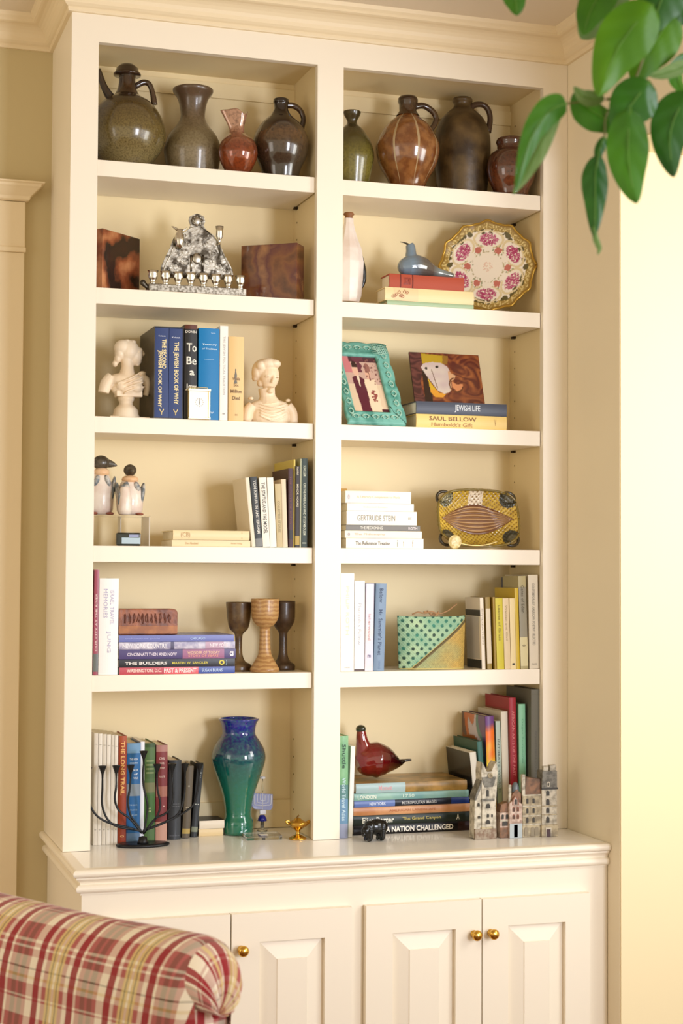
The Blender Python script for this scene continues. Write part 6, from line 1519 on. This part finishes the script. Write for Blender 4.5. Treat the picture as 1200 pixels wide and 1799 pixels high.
for s0, s1 in ((-0.014, -0.010),):
    q = [(-0.035, -0.78), (0.04, -0.78), (0.035, -0.2), (0.038, -0.12), (0.044, -0.07), (0.03, -0.036), (-0.03, -0.036), (-0.038, -0.12)]
    vs = [P1+AX*s+NV*n_+UPV*z_-off for s in (s0, s1) for n_, z_ in q]; nq = len(q)
    m.add(vs, [tuple(range(nq)), tuple(range(nq, 2*nq))]+[(i, (i+1) % nq, (i+1) % nq+nq, i+nq) for i in range(nq)])
m.uv = {i: (2.03+(v[0]*NV.x+v[1]*NV.y)*1.0, v[2]+1) for i, v in enumerate(m.v)}
part(ch, 'end_panel', m, PLD)
for s in (-0.07, -0.85):
    p = P1+AX*s-off; part(ch, 'leg', MB().lathe([(0.013, 0.001), (0.022, 0.16)], 16, c=(p.x, p.y)), mat('dark_walnut', '3b2415', 0.4))

# ------------------------------------------------------------------ hanging plant
LEAF = mat('leaf_green', '336a0e', 0.4, coat=0.0, col2='437f12', scale=18, lo=0.35, hi=0.65)
LEAFB = mat('bright_leaf_green', '568c08', 0.42, coat=0.0, col2='457c10', scale=14, lo=0.35, hi=0.65)
LEAFD = mat('deep_leaf_green', '1f5410', 0.36, coat=0.05, col2='2f6c16', scale=16, lo=0.35, hi=0.65)
LEAFP = mat('pale_leaf_underside', '7f9e62', 0.5, col2='6c8c4c', scale=16)
for m_ in (LEAF, LEAFB, LEAFD, LEAFP):                      # thin leaves let some daylight through
    nt = m_.node_tree; b = nt.nodes['Principled BSDF']; out = nt.nodes['Material Output']
    tr = nt.nodes.new('ShaderNodeBsdfTranslucent'); ms = nt.nodes.new('ShaderNodeMixShader'); ms.inputs[0].default_value = 0.22
    nt.links.new(b.inputs['Base Color'].links[0].from_socket, tr.inputs[0]); nt.links.new(b.outputs[0], ms.inputs[1]); nt.links.new(tr.outputs[0], ms.inputs[2]); nt.links.new(ms.outputs[0], out.inputs['Surface'])
STM = mat('brown_green_stem', '6a6a34', 0.5)
pp0 = CAM+ray(1150, -190)*1.95
pt = thing('hanging_plant', 'green broad leaved trailing plant hanging into the top right corner', 'plant', tuple(pp0))
def LP(px, py, d=1.85): return CAM+ray(px, py)*d-pp0
def leaf(pts, wpx, mt, d=1.85, fold=0.25, roll=0.0, dd=0.0, under=None, wav=0.0, peak=0.42):
    """pts: midrib in photo pixels base -> tip; wpx: half width; d: distance from the lens; dd: extra distance at the tip"""
    n = 22; sp = []
    P = [LP(a, c, d+dd*i/(len(pts)-1)) for i, (a, c) in enumerate(pts)]
    for i in range(n+1):
        t = i/n*(len(P)-1); q = min(int(t), len(P)-2); f = t-q
        p0, p1, p2, p3 = P[max(q-1, 0)], P[q], P[q+1], P[min(q+2, len(P)-1)]
        sp.append(0.5*((2*p1)+(p2-p0)*f+(2*p0-5*p1+4*p2-p3)*f*f+(3*p1-p0-3*p2+p3)*f**3))
    w = wpx*d/FPX; m = MB(); K = 10; vs = []
    toc = -cf
    for i, p in enumerate(sp):
        t = i/n; tan = (sp[min(i+1, n)]-sp[max(i-1, 0)]).normalized()
        sd = tan.cross(toc).normalized(); nr = sd.cross(tan).normalized()
        ca, sa = math.cos(roll), math.sin(roll); s2 = sd*ca+nr*sa; n2 = nr*ca-sd*sa
        a_ = peak
        prof = (math.sin(PI*t**(math.log(0.5)/math.log(a_))))**0.72*(1-0.12*t) if 0 < t < 1 else 0.0
        prof *= 1-0.25*t**6
        for j in range(K+1):
            u = (j/K-0.5)*2
            vein = 0.0012*math.sin(abs(u)*7-t*26)*prof*0.5
            vs.append(p+s2*(u*w*prof)+n2*(-abs(u)**1.4*w*fold*prof*-1*-1+0.0015*math.sin(t*9+u*3)*wav+vein))
    fs = [(i*(K+1)+j, i*(K+1)+j+1, (i+1)*(K+1)+j+1, (i+1)*(K+1)+j) for i in range(n) for j in range(K)]
    m.add(vs, fs, True); o = part(pt, 'leaf', m, mt, fix=False)
    mr = MB().tube([q+(toc*0.0006) for q in sp[::3]], [0.0009]+[0.0006]*(len(sp[::3])-2)+[0.0002], 6, 1); part(o, 'midrib', mr, mat('pale_midrib', '5d8a2c', 0.5))
    return o
leaf([(898, -70), (902, -20), (907, 8), (908, 28)], 22, LEAF, 1.9)
leaf([(1115, -60), (1078, -10), (1045, 35), (1020, 68)], 40, LEAFP, 1.95, roll=0.3, peak=0.5)
leaf([(1085, -55), (1055, -12), (1035, 25), (1026, 62)], 34, LEAF, 1.90, roll=-0.3)
leaf([(1148, 8), (1110, 50), (1078, 100), (1050, 170)], 52, LEAFB, 1.80, fold=0.2, wav=1)
leaf([(1185, 25), (1160, 60), (1135, 100), (1112, 148)], 45, LEAFB, 1.90, fold=0.2)
leaf([(1195, -60), (1172, -20), (1155, 20), (1152, 58)], 46, LEAFD, 1.84)
leaf([(1240, -30), (1215, 0), (1190, 20), (1172, 42)], 42, LEAFD, 1.9)
leaf([(1010, 160), (1030, 188), (1062, 208), (1100, 226)], 30, LEAF, 1.86, fold=0.5, roll=0.2, peak=0.5)
leaf([(1062, 172), (1040, 174), (1022, 168), (1008, 152)], 15, LEAFP, 1.83, roll=0.4)
leaf([(1142, 142), (1120, 170), (1100, 200), (1082, 244)], 44, LEAFD, 1.80, wav=1)
leaf([(1108, 190), (1104, 240), (1106, 300), (1119, 358)], 40, LEAF, 1.78, fold=0.2, wav=1, peak=0.45)
leaf([(996, 182), (965, 196), (932, 245), (905, 338)], 26, LEAF, 1.80, roll=0.35, peak=0.35)
leaf([(985, 192), (960, 235), (935, 285), (901, 342)], 17, LEAFP, 1.82, roll=-0.2, peak=0.5)
leaf([(1052, 272), (1046, 305), (1046, 350), (1044, 418)], 25, LEAFD, 1.84, peak=0.48)
leaf([(1043, 398), (1047, 420), (1053, 436), (1050, 448)], 6, LEAFP, 1.84)
leaf([(1062, 240), (1056, 256), (1051, 272), (1050, 300)], 10, LEAFD, 1.84)
leaf([(1215, 165), (1188, 200), (1176, 250), (1184, 312)], 40, LEAFD, 1.82, wav=1)
leaf([(1225, 108), (1195, 120), (1165, 130), (1140, 134)], 14, LEAFP, 1.86, roll=0.5)
leaf([(1210, 95), (1190, 125), (1195, 150), (1215, 170)], 20, LEAF, 1.9, roll=0.6)
def stem(pts, d=1.87, r_=0.0018): part(pt, 'stem', MB().tube([LP(a, c, d) for a, c in pts], r_, 8), STM)
stem([(1150, -190), (1160, -80), (1150, 0), (1140, 60), (1120, 130), (1095, 165), (1065, 175)])
stem([(1095, 165), (1066, 200), (1062, 240), (1052, 275)], 1.86, 0.0013)
stem([(1150, -190), (1120, -120), (1085, -60), (1060, -10)], 1.93)
stem([(1150, -190), (1200, -100), (1215, 20), (1225, 120), (1200, 175), (1170, 190), (1148, 187)], 1.86)
stem([(1062, 175), (1030, 178), (996, 182)], 1.84, 0.0011)
stem([(1150, -190), (1000, -150), (920, -110), (898, -70)], 1.93, 0.0014)
pot = MB().lathe([(0.0004, -0.02), (0.07, -0.02), (0.085, 0.09), (0.10, 0.12), (0.094, 0.12), (0.08, 0.09), (0.0004, 0.085)], 32, cap=False)
part(pt, 'pot', pot, mat('terracotta_pot', 'a86a48', 0.7))
for i in range(3):
    a = i*2*PI/3; part(pt, 'hanger_cord', MB().tube([(0.098*math.cos(a), 0.098*math.sin(a), 0.115), (0, 0, 0.45), (0, 0, ZC-pp0.z)], 0.0015, 6, spline=False), STM)
